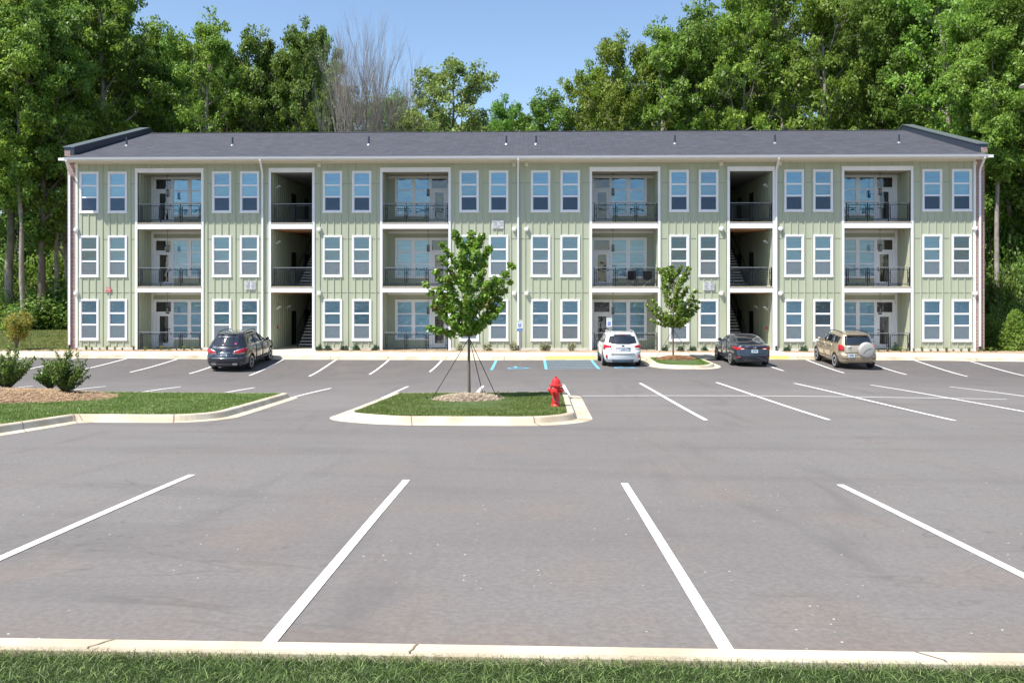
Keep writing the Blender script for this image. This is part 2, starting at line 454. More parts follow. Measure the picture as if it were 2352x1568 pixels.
def sheet(name, x0, x1, y0, y1, off, m, nx, ny, zf=None, parent=None, **k):
    xs = np.linspace(x0, x1, nx); ys = np.linspace(y0, y1, ny)
    X, Y = np.meshgrid(xs, ys)
    Z = (zt(X, Y) if zf is None else zf(X, Y)) + off
    V = np.stack([X, Y, Z], -1).reshape(-1, 3)
    i = np.arange(nx * ny).reshape(ny, nx)
    F = np.stack([i[:-1, :-1], i[:-1, 1:], i[1:, 1:], i[1:, :-1]], -1).reshape(-1, 4)
    me = fast_mesh(name, V, F)
    me.polygons.foreach_set('use_smooth', np.ones(len(F), bool))
    return link(name, me, m, parent, **k)

# ground: one sheet to the horizon, below everything
def gz(X, Y):
    Z = zt(X, Y)
    out = np.vectorize(rise)(X, Y)
    t = np.clip((Y - 45.0) / 2.0, 0, 1)
    return np.where(Y > 45, Z * (1 - t) + out * t, Z)
xs = np.unique(np.concatenate([np.linspace(-900, -60, 8), np.linspace(-60, 60, 61), np.linspace(60, 900, 8)]))
ys = np.unique(np.concatenate([np.linspace(-900, -20, 8), np.linspace(-20, 140, 81), np.linspace(140, 900, 8)]))
X, Y = np.meshgrid(xs, ys)
Z = gz(X, Y) - 0.12
i = np.arange(X.size).reshape(X.shape)
F_ = np.stack([i[:-1, :-1], i[:-1, 1:], i[1:, 1:], i[1:, :-1]], -1).reshape(-1, 4)
link('ground', fast_mesh('ground', np.stack([X, Y, Z], -1).reshape(-1, 3), F_), soil, kind='structure')
lot = sheet('parking_lot', -60, 60, 4.82, 45.2, 0, asphalt, 121, 82, kind='structure')
sheet('lawn', -60, -25.9, 47.5, 64, 0.02, lawn, 30, 18, zf=lambda X, Y: np.vectorize(rise)(X, Y), kind='structure')

# painted lines
def line(pts, wd, m, name='painted_line', off=0.006):
    mb = MB()
    (x0, y0), (x1, y1) = pts
    L_ = math.hypot(x1 - x0, y1 - y0); n = max(2, int(L_ / 0.5) + 1)
    ux, uy = (x1 - x0) / L_, (y1 - y0) / L_; px, py = -uy * wd / 2, ux * wd / 2
    vs = []; fs = []
    for k in range(n):
        t = k / (n - 1); x = x0 + (x1 - x0) * t; y = y0 + (y1 - y0) * t
        for s in (-1, 1):
            a, b = x + px * s, y + py * s
            vs.append((a, b, ztf(a, b) + off))
    for k in range(n - 1): fs.append((2 * k, 2 * k + 1, 2 * k + 3, 2 * k + 2))
    mb.add(vs, [f[::-1] for f in fs])
    return mb.build(name, m, lot)
for x in (-9.9, -7.15, -4.36, -1.6, 1.17, 3.88, 6.6, 9.35): line([(x, 4.9), (x, 10.97)], 0.09, linew)
for x in (3.83, 6.52, 9.25, 11.93, 14.68, 17.4, 20.1, 22.8): line([(x, 19.1), (x, 30.7)], 0.10, linew)
for x in (-18.0, -15.33, -12.61, -9.94, -7.19, -4.43, -1.74, 1.1): line([(x, 25.4), (x, 30.7)], 0.10, linew)
line([(1.5, 25.7), (13.45, 24.77)], 0.09, linew)
for x in (-29.4, -26.65, -23.95, -21.25, -18.55, -15.78, -13.0, -10.23, -7.45, -4.68, 11.4, 14.12, 16.92, 19.65, 22.45, 25.2, 28.0, 30.8):
    line([(x, 39.4), (x, 45.1)], 0.10, linew)
for x in (-1.86, 0.65, 3.07): line([(x, 39.5), (x, 45.1)], 0.13, lineb)
for k in range(6): line([(0.72, 39.75 + 0.92 * k), (3.0, 39.95 + 0.92 * k)], 0.10, lineb)
def wheelchair(cx, cy, s, m, plane, parent, name='wheelchair_symbol'):
    mb = MB()
    def P(a, b): return plane(cx + a * s, cy + b * s)
    def strip(pts, w_):
        for (a, b), (c, d) in zip(pts[:-1], pts[1:]):
            l = math.hypot(c - a, d - b); nx, ny = -(d - b) / l * w_ / 2, (c - a) / l * w_ / 2
            mb.quad(P(a - nx, b - ny), P(c - nx, d - ny), P(c + nx, d + ny), P(a + nx, b + ny))
    mb.add([P(-0.12 + 0.1 * math.cos(t * PI / 5), 0.85 + 0.1 * math.sin(t * PI / 5)) for t in range(10)], [tuple(range(10))])
    strip([(-0.12, 0.74), (-0.08, 0.25)], 0.12)
    strip([(-0.12, 0.52), (0.22, 0.52)], 0.09)
    strip([(-0.09, 0.26), (0.28, 0.26), (0.42, -0.12), (0.55, -0.08)], 0.11)
    strip([(-0.22 + 0.0, 0.42)] + [(-0.02 + 0.36 * math.cos(t), 0.05 + 0.36 * math.sin(t)) for t in np.linspace(2.0, 5.8, 12)], 0.1)
    return mb.build(name, m, parent)
for cx_ in (-0.66, 4.3):
    wheelchair(cx_, 40.2, 1.15, lineb, lambda a, b: (a, b, ztf(a, b) + 0.007), lot)

# ------------------------------------------------------------------ kerbs, islands, pavements
def off_poly(pts, d):       # inward offset of a counter-clockwise closed polygon
    n = len(pts); out = []
    for i in range(n):
        a = Vector(pts[i - 1]); b = Vector(pts[i]); c = Vector(pts[(i + 1) % n])
        e1 = (b - a).normalized(); e2 = (c - b).normalized()
        n1 = Vector((-e1.y, e1.x)); n2 = Vector((-e2.y, e2.x)); m_ = (n1 + n2)
        m_ = m_.normalized() if m_.length > 1e-6 else n1
        k = max(m_.dot(n1), 0.5)
        q = b + m_ * d / k
        out.append((q.x, q.y))
    return out
def rounded(corners, d=0.0, seg=7):    # corners: (x, y, radius) counter-clockwise; d = inward offset, same point count for every d
    base = [c[:2] for c in corners]; n = len(corners)
    P = off_poly(base, d) if d else base
    def rad(Q, i, r):
        a = Vector(Q[i - 1]); b = Vector(Q[i]); c = Vector(Q[(i + 1) % n])
        return max(0.02, min(r, 0.46 * (a - b).length, 0.46 * (c - b).length))
    def ends(Q, dd):
        out = []
        for i in range(n):
            b = Vector(Q[i]); a = Vector(Q[i - 1]); c = Vector(Q[(i + 1) % n]); r = rad(Q, i, max(corners[i][2] - dd * .8, 0.03))
            out.append((b + (a - b).normalized() * r, b, b + (c - b).normalized() * r))
        return out
    E0 = ends(base, 0); E = ends(P, d); res = []
    for i in range(n):
        p0, b, p1 = E[i]
        for k in range(seg):
            t = k / seg; q = p0 * (1 - t) ** 2 + b * 2 * t * (1 - t) + p1 * t * t; res.append((q.x, q.y))
        m_ = max(1, int((E0[(i + 1) % n][0] - E0[i][2]).length / 0.8)); q1 = E[(i + 1) % n][0]
        for k in range(m_): q = p1.lerp(q1, k / m_); res.append((q.x, q.y))
    return res
def kerb_ring(name, corners, gut, top=0.16, hgt=0.15, batter=0.04, joints=()):
    rings = [(0.0, 0.004), (gut - 0.02, 0.02), (gut + batter, hgt - 0.02), (gut + batter + 0.025, hgt), (gut + batter + top, hgt), (gut + batter + top + 0.01, hgt - 0.08)]
    polys = [rounded(corners, d) for d, _ in rings]
    outer = polys[0]
    n = len(outer); vs = []; fs = []
    for (d, h), pl in zip(rings, polys):
        for x, y in pl: vs.append((x, y, ztf(x, y) + h))
    for r in range(len(rings) - 1):
        for k in range(n):
            fs.append((r * n + k, r * n + (k + 1) % n, (r + 1) * n + (k + 1) % n, (r + 1) * n + k))
    o = MB().add(vs, fs).build(name, kerbm, None, smooth=False, kind='structure')
    jm = MB()
    for k in joints:
        k = k % n; pts = []
        for (d, h), pl in zip(rings[:5], polys[:5]): pts.append(Vector((pl[k][0], pl[k][1], ztf(*pl[k]) + h + 0.003)))
        e = Vector(outer[(k + 1) % n]) - Vector(outer[k]); e = Vector((e.x, e.y, 0)).normalized() * 0.012
        for a, b in zip(pts[:-1], pts[1:]): jm.quad(a - e, a + e, b + e, b - e)
    if joints: jm.build('joint', joint, o)
    return polys[-1]
def fill(name, poly, zf, m, nring=10, **k):     # a fan of rings filling a polygon, following zf(x, y)
    c = Vector((sum(p[0] for p in poly) / len(poly), sum(p[1] for p in poly) / len(poly)))
    n = len(poly); vs = []; fs = []
    for r in range(nring):
        t = 1 - r / nring
        for p in poly:
            q = c.lerp(Vector(p), t); vs.append((q.x, q.y, zf(q.x, q.y, t)))
    for r in range(nring - 1):
        for j in range(n): fs.append((r * n + j, r * n + (j + 1) % n, (r + 1) * n + (j + 1) % n, (r + 1) * n + j))
    vs.append((c.x, c.y, zf(c.x, c.y, 0)))
    for j in range(n): fs.append(((nring - 1) * n + j, (nring - 1) * n + (j + 1) % n, len(vs) - 1))
    return MB().add(vs, fs).build(name, m, None, smooth=True, **k)

def inside(poly, X, Y):
    r = np.zeros(X.shape, bool); n = len(poly)
    for i in range(n):
        x1, y1 = poly[i]; x2, y2 = poly[(i + 1) % n]
        if y1 == y2: continue
        c = ((y1 > Y) != (y2 > Y)) & (X < (x2 - x1) * (Y - y1) / (y2 - y1) + x1)
        r ^= c
    return r
def blades(name, poly, zf, dens, hgt, wid, m, seed, excl=(), lean=0.6, **k):
    rs = np.random.RandomState(seed)
    px = [p[0] for p in poly]; py = [p[1] for p in poly]
    A = (max(px) - min(px)) * (max(py) - min(py)); n = int(A * dens)
    x = rs.uniform(min(px), max(px), n); y = rs.uniform(min(py), max(py), n)
    ok = inside(poly, x, y)
    for (ex, ey, rx, ry) in excl: ok &= ((x - ex) / rx) ** 2 + ((y - ey) / ry) ** 2 > 1
    x = x[ok]; y = y[ok]; n = len(x)
    z = zf(x, y)
    a = rs.uniform(0, 2 * PI, n); h = hgt * rs.uniform(0.55, 1.25, n); ln = lean * h * rs.uniform(0.2, 1.3, n); b = rs.uniform(0, 2 * PI, n)
    wd = wid * rs.uniform(0.7, 1.2, n)
    dx, dy = np.cos(a) * wd / 2, np.sin(a) * wd / 2
    lx, ly = np.cos(b) * ln, np.sin(b) * ln
    p0 = np.stack([x - dx, y - dy, z], -1); p1 = np.stack([x + dx, y + dy, z], -1)
    p2 = np.stack([x + lx * .35 + dx * .8, y + ly * .35 + dy * .8, z + h * .6], -1); p3 = np.stack([x + lx * .35 - dx * .8, y + ly * .35 - dy * .8, z + h * .6], -1)
    p4 = np.stack([x + lx, y + ly, z + h * .92], -1)
    V = np.stack([p0, p1, p2, p3, p4], 1).reshape(-1, 3)
    b0 = np.arange(n)[:, None] * 5
    F = np.concatenate([b0 + [0, 1, 2], b0 + [0, 2, 3], b0 + [3, 2, 4]], 0)
    return link(name, fast_mesh(name, V, F), m, None, kind='stuff', **k)
grassm = leafmat('grass_blades', (0.12, 0.19, 0.032), (0.18, 0.255, 0.065), scale=1.2, trans=0.35, rough=0.5)
strawg = leafmat('dry_grass_blades', (0.22, 0.20, 0.08), (0.30, 0.26, 0.12), scale=3, trans=0.3, rough=0.6)
wildg = leafmat('meadow_blades', (0.14, 0.18, 0.045), (0.21, 0.24, 0.08), scale=0.7, trans=0.3, rough=0.6)

# foreground verge and its kerb
darkturf = mat('dark_turf', (0.02, 0.04, 0.010), 0.95, col2=(0.035, 0.06, 0.015), scale=20, detail=8, world=True)
vergeg = leafmat('verge_blades', (0.045, 0.08, 0.012), (0.085, 0.135, 0.03), scale=9, trans=0.3, rough=0.5)
vz = lambda x, y: zt(x, np.full_like(np.asarray(x, float), 4.85)) + 0.10
sheet('verge', -14, 14, -6, 4.74, 0.0, darkturf, 40, 12, zf=lambda X, Y: zt(X, np.full_like(X, 4.85)) + 0.085, kind='structure')
kb = MB(); n = 60
prof = [(4.742, 0.02), (4.742, 0.125), (4.752, 0.145), (4.855, 0.145), (4.872, 0.125), (4.885, -0.05)]
vs = []; fs = []
for k in range(n):
    x = -14 + 28 * k / (n - 1)
    for y_, h_ in prof: vs.append((x, y_, ztf(x, 4.9) + h_))
for k in range(n - 1):
    for j in range(len(prof) - 1): fs.append((k * 6 + j, k * 6 + j + 1, (k + 1) * 6 + j + 1, (k + 1) * 6 + j)[::-1])
fk = kb.add(vs, fs).build('kerb', kerbm, None, kind='structure')
jm = MB()
for x, sk in ((-2.42, 0.06), (-0.66, 0.02), (2.18, -0.07), (5.1, 0.02), (-5.3, 0)):
    z_ = ztf(x, 4.9) + 0.149
    pts = [(x - sk, 4.742), (x - sk * 0.3 + 0.004, 4.78), (x + sk * 0.2 - 0.002, 4.82), (x + sk, 4.87)]
    for (a, b), (c, d) in zip(pts[:-1], pts[1:]): jm.quad((a - .006, b, z_), (a + .006, b, z_), (c + .006, d, z_), (c - .006, d, z_))
jm.build('joint', joint, fk)
vp = [(-4, 3.6), (4, 3.6), (4, 4.725), (-4, 4.725)]
blades('grass', vp, vz, 13000, 0.034, 0.0036, vergeg, 1, lean=1.7)
lightg = leafmat('light_verge_blades', (0.18, 0.27, 0.07), (0.26, 0.34, 0.12), scale=3, trans=0.3, rough=0.5)
blades('grass', vp, lambda x, y: vz(x, y) + .018, 1700, 0.024, 0.0036, lightg, 41, lean=3.2)
blades('grass', [(-4, 4.69), (4, 4.69), (4, 4.765), (-4, 4.765)], lambda x, y: zt(x, np.full_like(x, 4.9)) + 0.115, 4200, 0.032, 0.003, strawg, 2, lean=1.4)

# island in the middle
ci = [(-4.62, 18.9, 0.9), (-3.1, 17.80, 0.9), (0.3, 17.80, 0.9), (1.35, 18.8, 0.9), (1.45, 25.95, 0.6), (-4.45, 26.0, 0.5)]
inner = kerb_ring('kerb', ci, 0.36, joints=(14, 20, 30, 36, 44, 55))
MC = (-1.72, 23.3, 1.0, 1.25)
def dome(h, z0=0.10):
    return lambda x, y, t: ztf(x, y) + z0 + h * (1 - t * t)
fill('turf', inner, dome(0.06), turf, kind='structure')
def zisl(h=0.04):
    return lambda x, y: zt(x, y) + 0.11 + h
blades('grass', inner, lambda x, y: zt(x, y) + 0.12, 2600, 0.055, 0.011, grassm, 3, excl=[(MC[0], MC[1], 0.95, 1.2)], lean=0.8)
def mound(name, cx, cy, rx, ry, h, base, m, seed, n=44, **k):
    rs = random.Random(seed); wob = [rs.uniform(0.9, 1.1) for _ in range(n)]
    wob = [(wob[i - 1] + wob[i] + wob[(i + 1) % n]) / 3 for i in range(n)]
    poly = [(cx + rx * wob[i] * math.cos(2 * PI * i / n), cy + ry * wob[i] * math.sin(2 * PI * i / n)) for i in range(n)]
    def zf(x, y, t): return ztf(x, y) + base + h * (1 - t ** 2) ** 1.0 - 0.05 * (t > 0.99) + (rs.uniform(-0.012, 0.012) if 0 < t < 0.99 else 0)
    return fill(name, poly, zf, m, nring=12, **k), poly
def straw(name, poly, zf, m, seed, dens=900, ln=0.09, wd=0.007):
    rs = np.random.RandomState(seed)
    px = [p[0] for p in poly]; py = [p[1] for p in poly]
    n = int((max(px) - min(px)) * (max(py) - min(py)) * dens)
    x = rs.uniform(min(px), max(px), n); y = rs.uniform(min(py), max(py), n); ok = inside(poly, x, y); x = x[ok]; y = y[ok]; n = len(x)
    z = zf(x, y) + rs.uniform(0.0, 0.03, n)
    a = rs.uniform(0, PI, n); l = ln * rs.uniform(0.5, 1.2, n); dz = rs.uniform(-0.02, 0.03, n)
    dx, dy = np.cos(a) * l / 2, np.sin(a) * l / 2; wx, wy = -np.sin(a) * wd, np.cos(a) * wd
    V = np.stack([np.stack([x - dx - wx, y - dy - wy, z], -1), np.stack([x + dx - wx, y + dy - wy, z + dz], -1), np.stack([x + dx + wx, y + dy + wy, z + dz + .004], -1), np.stack([x - dx + wx, y - dy + wy, z + .004], -1)], 1).reshape(-1, 3)
    F = np.arange(n)[:, None] * 4 + [0, 1, 2, 3]
    return link(name, fast_mesh(name, V, F), m, None, kind='stuff')
strawm = mat('straw_strands', (0.31, 0.21, 0.12), 0.9, island=0.5)
strawr = mat('red_straw_strands', (0.32, 0.175, 0.09), 0.9, island=0.5)
_, mp_ = mound('mulch', MC[0], MC[1], 1.0, 1.25, 0.13, 0.12, mat('grey_mulch', (0.26, 0.20, 0.14), 0.95, col2=(0.14, 0.10, 0.07), scale=14, detail=8, bump=0.9, bscale=60, world=True), 4, kind='stuff')
def mz(cx, cy, rx, ry, h, base):
    return lambda x, y: zt(x, y) + base + h * np.clip(1 - ((x - cx) / rx) ** 2 - ((y - cy) / ry) ** 2, 0, 1)
straw('mulch', mp_, mz(MC[0], MC[1], 1.0, 1.25, 0.13, 0.12), mat('grey_straw', (0.36, 0.29, 0.21), 0.9, island=0.5), 5)

# island on the left
li = [(-30, 12.2, 0), (-9.55, 12.0, 0.8), (-9.50, 17.98, 0.35), (-7.3, 17.98, 0.9), (-6.65, 19.0, 0.7), (-6.98, 25.9, 0.5), (-30, 26.0, 0)]
inner = kerb_ring('kerb', li, 0.24, joints=tuple(range(22, 58, 4)))
fill('turf', inner, lambda x, y, t: ztf(x, y) + 0.10, turf, nring=24, kind='structure')
ML = (-15.3, 23.2, 4.0, 2.6)
blades('grass', [p for p in inner if True], lambda x, y: zt(x, y) + 0.12, 1700, 0.06, 0.013, grassm, 6, excl=[(ML[0], ML[1], ML[2] * .96, ML[3] * .96)], lean=0.8)
_, mp_ = mound('mulch', *ML, 0.22, 0.12, mulch, 7, kind='stuff')
straw('mulch', mp_, mz(*ML, 0.22, 0.12), strawm, 8, dens=500, ln=0.12, wd=0.008)

# little island by the building
si = [(5.45, 41.0, 1.0), (6.1, 39.4, 0.9), (8.2, 39.4, 0.9), (9.0, 40.9, 0.9), (8.95, 45.0, 0.2), (5.55, 45.0, 0.2)]
inner = kerb_ring('kerb', si, 0.30, joints=(6, 16, 26))
fill('turf', inner, dome(0.08), turf, kind='structure')
blades('grass', inner, lambda x, y: zt(x, y) + 0.12, 1200, 0.05, 0.016, grassm, 9, excl=[(7.25, 43.5, 1.0, .9)])
MS = (7.25, 43.5, 1.05, .95)
_, mp_ = mound('mulch', *MS, 0.19, 0.12, redmulch, 10, kind='stuff')
straw('mulch', mp_, mz(*MS, 0.19, 0.12), strawr, 11, dens=500, ln=0.12, wd=0.01)

# kerb and pavement in front of the building
n = 130; vs = []; fs = []; prof = [(44.75, 0.005), (45.12, 0.012), (45.16, 0.14), (45.20, 0.16), (45.38, 0.16)]
xs_ = [-60 + 120 * k / (n - 1) for k in range(n)]
for x in xs_:
    for y_, h_ in prof: vs.append((x, y_, ztf(x, 44.9) + h_))
for k in range(n - 1):
    for j in range(4): fs.append((k * 5 + j, (k + 1) * 5 + j, (k + 1) * 5 + j + 1, k * 5 + j + 1))
bk = MB().add(vs, fs).build('kerb', kerbm, None, kind='structure')
jm = MB()
for k in range(-18, 19):
    x = k * 3.05 + 1.6; z0 = ztf(x, 44.9)
    pr = [(y_, z0 + h_ + 0.004) for y_, h_ in prof]
    for (a, b), (c, d) in zip(pr[:-1], pr[1:]): jm.quad((x - .012, a - .004, b), (x + .012, a - .004, b), (x + .012, c, d), (x - .012, c, d))
jm.build('joint', joint, bk)
ym = MB()
for xa, xb in ((0.7, 3.3), (11.9, 13.35)):
    xx = np.linspace(xa, xb, 8)
    for a, b in zip(xx[:-1], xx[1:]):
        ym.quad((a, 45.21, ztf(a, 44.9) + .166), (b, 45.21, ztf(b, 44.9) + .166), (b, 45.37, ztf(b, 44.9) + .166), (a, 45.37, ztf(a, 44.9) + .166))
        ym.quad((a, 45.108, ztf(a, 44.9) + .02), (b, 45.108, ztf(b, 44.9) + .02), (b, 45.15, ztf(b, 44.9) + .15), (a, 45.15, ztf(a, 44.9) + .15))
ym.build('painted_edge', liney, bk)
def swz(X, Y): return (zt(X, np.full_like(X, 44.9)) + 0.16) * (1 - (Y - 45.38) / 2.6) + 0.085 * (Y - 45.38) / 2.6
sw = sheet('sidewalk', -60, 60, 45.38, 47.55, 0.0, conc, 90, 4, zf=swz, kind='structure')
pm = MB()
for a, b in ((XU(600), XU(735)), (XU(1660), XU(1790))): pm.box(a, b, 47.5, 49.0, -0.1, 0.098)
pm.build('paving', conc, sw)
bd = MB()
bedx = [(-60, XU(600)), (XU(735), XU(1660)), (XU(1790), 60)]
for a, b in bedx:
    nx = int((b - a) / 0.8); vs = []; fs = []; rs = random.Random(3)
    for k in range(nx + 1):
        x = a + (b - a) * k / nx
        for j, (y_, h_) in enumerate([(47.5, 0.06), (47.9, 0.12), (48.4, 0.13), (48.95, 0.09)]): vs.append((x, y_ + rs.uniform(-.05, .05) * (j == 0), h_ + rs.uniform(-.015, .015)))
    for k in range(nx):
        for j in range(3): fs.append((k * 4 + j, (k + 1) * 4 + j, (k + 1) * 4 + j + 1, k * 4 + j + 1))
    bd.add(vs, fs)
bd.build('planting_bed', bedm, None, kind='structure', smooth=True)

# ------------------------------------------------------------------ the building
B = empty('apartment_building', (0, D, 0), label='long three storey sage green apartment block with white trim and grey shingle roof', cat='apartment building')
def BP(mb, name, m, parent=None, **k):      # part built in world coordinates, parented to the building
    mb.v = [(x, y - D, z) for x, y, z in mb.v]
    return mb.build(name, m, parent or B, **k)
XL, XR = XU(175), XU(2240)
XBL, XBR = XU(155), XU(2261)
WT = 10.80
FZ = [0.08, 3.71, 7.35]            # floors
OT = [3.36, 6.97, 10.20]           # tops of the openings
WB = [0.61, 4.24, 7.90]; WH = 2.37
WU = [(183.2,227.1),(248.5,292),(487.4,532),(551.6,595.8),(741.7,786.3),(808.8,853.4),(1055,1100),(1122.8,1168),(1219,1264.4),(1287,1332.5),(1537,1582),(1604.4,1650),(1801,1846.3),(1867.7,1912.7),(2117.8,2163.8),(2185.9,2231.5)]
BU = [(316.3,462.7,0),(878.8,1030,1),(1359.7,1511,0),(1938.7,2091.7,1)]     # balconies: 0 = door on the left
SU = [(623,717.5,1),(1676,1774.2,0)]                                          # stair halls: 1 = stair on the right
wins = [((XU(a) + XU(b)) / 2) for a, b in WU]; WW = 1.10
bals = [(XU(a), XU(b), k) for a, b, k in BU]
strs = [(XU(a), XU(b), k) for a, b, k in SU]
holes = []
for cx_ in wins:
    for zb in WB: holes.append((cx_ - WW / 2 + 0.07, cx_ + WW / 2 - 0.07, zb + 0.07, zb + WH - 0.07))
for a, b, _ in bals + strs:
    holes.append((a, b, 0.0, OT[0])); holes.append((a, b, FZ[1], OT[1])); holes.append((a, b, FZ[2], OT[2]))
gx = sorted({XL, XR} | {h[0] for h in holes} | {h[1] for h in holes}); gzs = sorted({0.0, WT} | {h[2] for h in holes} | {h[3] for h in holes})
wm = MB()
for a, b in zip(gx[:-1], gx[1:]):
    zs0 = None
    for c, d in zip(gzs[:-1], gzs[1:]):
        mx_, mz_ = (a + b) / 2, (c + d) / 2
        hole = any(h[0] < mx_ < h[1] and h[2] < mz_ < h[3] for h in holes)
        if not hole:
            if zs0 is None: zs0 = c
        if hole and zs0 is not None:
            wm.quad((a, D, zs0), (b, D, zs0), (b, D, c), (a, D, c)); zs0 = None
    if zs0 is not None: wm.quad((a, D, zs0), (b, D, zs0), (b, D, gzs[-1]), (a, D, gzs[-1]))
# battens
def cut(x, z0, z1, hs):
    segs = [(z0, z1)]
    for h in hs:
        if h[0] - 0.03 < x < h[1] + 0.03:
            ns = []
            for s0, s1 in segs:
                if h[3] <= s0 or h[2] >= s1: ns.append((s0, s1)); continue
                if h[2] > s0: ns.append((s0, h[2]))
                if h[3] < s1: ns.append((h[3], s1))
            segs = ns
    return [s for s in segs if s[1] - s[0] > 0.05]
bh = [(c - WW / 2 - 0.0, c + WW / 2 + 0.0, z, z + WH) for c in wins for z in WB] + [(a - 0.13, b + 0.13, -1, OT[2] + 0.26) for a, b, _ in bals + strs]
sect = [XL + 0.1] + sum([[a - 0.15, b + 0.15] for a, b, _ in sorted(bals + strs)], []) + [XR - 0.1]
joints_z = [3.33, 6.39, 9.54]
allb = []
x = XL + 0.32
step = 0.4035
while x < XR - 0.15:
    allb.append(x); x += step
for x in allb:
    for s0, s1 in cut(x, 0.22, WT, bh):
        wm.box(x - 0.026, x + 0.026, D - 0.036, D - 0.001, s0, s1)
for jz in joints_z:
    for a, b in zip(allb[:-1], allb[1:]):
        a2, b2 = a + 0.027, b - 0.027
        mid = (a2 + b2) / 2
        if any(h[0] - 0.02 < mid < h[1] + 0.02 and h[2] < jz < h[3] for h in bh): continue
        for h in bh:
            if h[2] < jz < h[3]:
                if a2 < h[0] < b2: b2 = h[0]
                if a2 < h[1] < b2: a2 = h[1]
        wm.box(a2, b2, D - 0.010, D - 0.001, jz, jz + 0.018, 1)
BP(wm, 'siding_wall', [sage, flash])
sk = MB()      # skirting board along the base, and corner boards
edges = [XL] + sum([[a - 0.14, b + 0.14] for a, b, _ in sorted(bals + strs)], []) + [XR]
skm = mat('skirt_white', (0.62, 0.62, 0.57), 0.6, col2=(0.45, 0.38, 0.28), scale=1.5, lo=0.5, hi=0.8, world=True)
for a, b in zip(edges[::2], edges[1::2]): BP(MB().box(a, b, D - 0.039, D - 0.002, -0.02, 0.22), 'skirting_board', skm)
for x0, x1 in ((XL - 0.02, XL + 0.10), (XR - 0.10, XR + 0.02)):
    BP(MB().box(x0, x1, D - 0.042, D + 0.02, -0.02, WT), 'corner_board', white)
# opening trim
for a, b, _ in bals + strs:
    tm = MB()
    tm.box(a - 0.135, a - 0.0, D - 0.045, D + 0.10, -0.02, OT[2]); tm.box(b, b + 0.135, D - 0.045, D + 0.10, -0.02, OT[2])
    tm.box(a - 0.135, b + 0.135, D - 0.048, D + 0.12, OT[2] + 0.002, OT[2] + 0.25)
    BP(tm, 'opening_trim', white)
    for k in (0, 1):
        BP(MB().box(a + 0.002, b - 0.002, D - 0.05, D + 0.25, OT[k], FZ[k + 1] - 0.075), 'floor_band', white, bevel=0.008)
        BP(MB().box(a - 0.02, b + 0.02, D - 0.065, D + 0.25, FZ[k + 1] - 0.073, FZ[k + 1] - 0.02), 'deck_edge', deckm)

# windows: trim part with panes, blind and screen as sub-parts
def window_meshes():
    t = MB(); w2 = WW / 2; tw = 0.095
    t.box(-w2, -w2 + tw, -0.045, 0.05, 0, WH); t.box(w2 - tw, w2, -0.045, 0.05, 0, WH)
    t.box(-w2 + tw, w2 - tw, -0.047, 0.05, WH - tw, WH); t.box(-w2 - 0.015, w2 + 0.015, -0.065, 0.05, -0.012, tw)
    iw = w2 - tw
    s = 0.035
    t.box(-iw, -iw + s, -0.015, 0.04, tw, WH - tw); t.box(iw - s, iw, -0.015, 0.04, tw, WH - tw)
    t.box(-iw, iw, -0.017, 0.04, tw + .001, tw + 0.045); t.box(-iw, iw, -0.017, 0.04, WH - tw - 0.04, WH - tw - .001)
    for zc in (0.90, 1.56): t.box(-iw + s, iw - s, -0.022, 0.045, zc - 0.048, zc + 0.048)
    g = MB()
    for z0, z1 in ((tw + 0.045, 0.852), (0.948, 1.512), (1.608, WH - tw - 0.04)):
        g.quad((-iw + s, 0.012, z0), (iw - s, 0.012, z0), (iw - s, 0.012, z1), (-iw + s, 0.012, z1))
    b = MB(); nsl = 44
    for k in range(nsl):
        z = tw + 0.02 + (WH - 2 * tw - 0.04) * k / nsl; dz = (WH - 2 * tw - 0.04) / nsl
        b.quad((-iw, 0.075, z), (iw, 0.075, z), (iw, 0.095, z + dz * 1.1), (-iw, 0.095, z + dz * 1.1))
    b2 = MB()
    for k in range(14, nsl):
        z = tw + 0.02 + (WH - 2 * tw - 0.04) * k / nsl; dz = (WH - 2 * tw - 0.04) / nsl
        b2.quad((-iw, 0.075, z), (iw, 0.075, z), (iw, 0.095, z + dz * 1.1), (-iw, 0.095, z + dz * 1.1))
    sc = MB().quad((-iw + s, -0.004, tw + 0.04), (iw - s, -0.004, tw + 0.04), (iw - s, -0.004, 0.856), (-iw + s, -0.004, 0.856))
    return t.mesh('window'), g.mesh('pane'), b.mesh('blind'), b2.mesh('blind'), sc.mesh('insect_screen')
wt, wg, wb, wb2, wsn = window_meshes()
glass_b = glassmat('window_glass_sky_blue', (0.42, 0.62, 0.74), 0.22, gcol=(0.55, 0.80, 1.0))  # top floor glass: blue of the reflected sky is put into its colours
wgu = wg.copy(); wsn3 = wsn.copy()
DARKW = {(2,2):1,(6,2):1,(0,1):1,(10,1):1,(11,1):1,(9,0):2,(13,0):1,(8,2):2,(9,2):2,(7,2):2,(11,2):1,(13,2):1,(15,1):1,(15,2):2,(5,2):2,(14,2):2,(10,2):2,(4,2):2,(3,2):2,(12,2):2}
def vary(m, lo, hi):
    N = m.node_tree.nodes; L = m.node_tree.links; p = N['Principled BSDF']; src = p.inputs['Base Color'].links[0].from_socket
    oi = N.new('ShaderNodeObjectInfo'); mr = N.new('ShaderNodeMapRange'); mr.inputs[3].default_value = lo; mr.inputs[4].default_value = hi
    hs = N.new('ShaderNodeHueSaturation'); L.new(oi.outputs['Random'], mr.inputs[0]); L.new(mr.outputs[0], hs.inputs['Value']); L.new(src, hs.inputs['Color']); L.new(hs.outputs[0], p.inputs['Base Color'])
vary(blindm, .72, 1.05)
dimblind = mat('dim_blind', (0.20, 0.23, 0.25), 0.7, col2=(0.13, 0.15, 0.17), scale=14, stretch=(0.05, 0.05, 1), lo=0.45, hi=0.55)
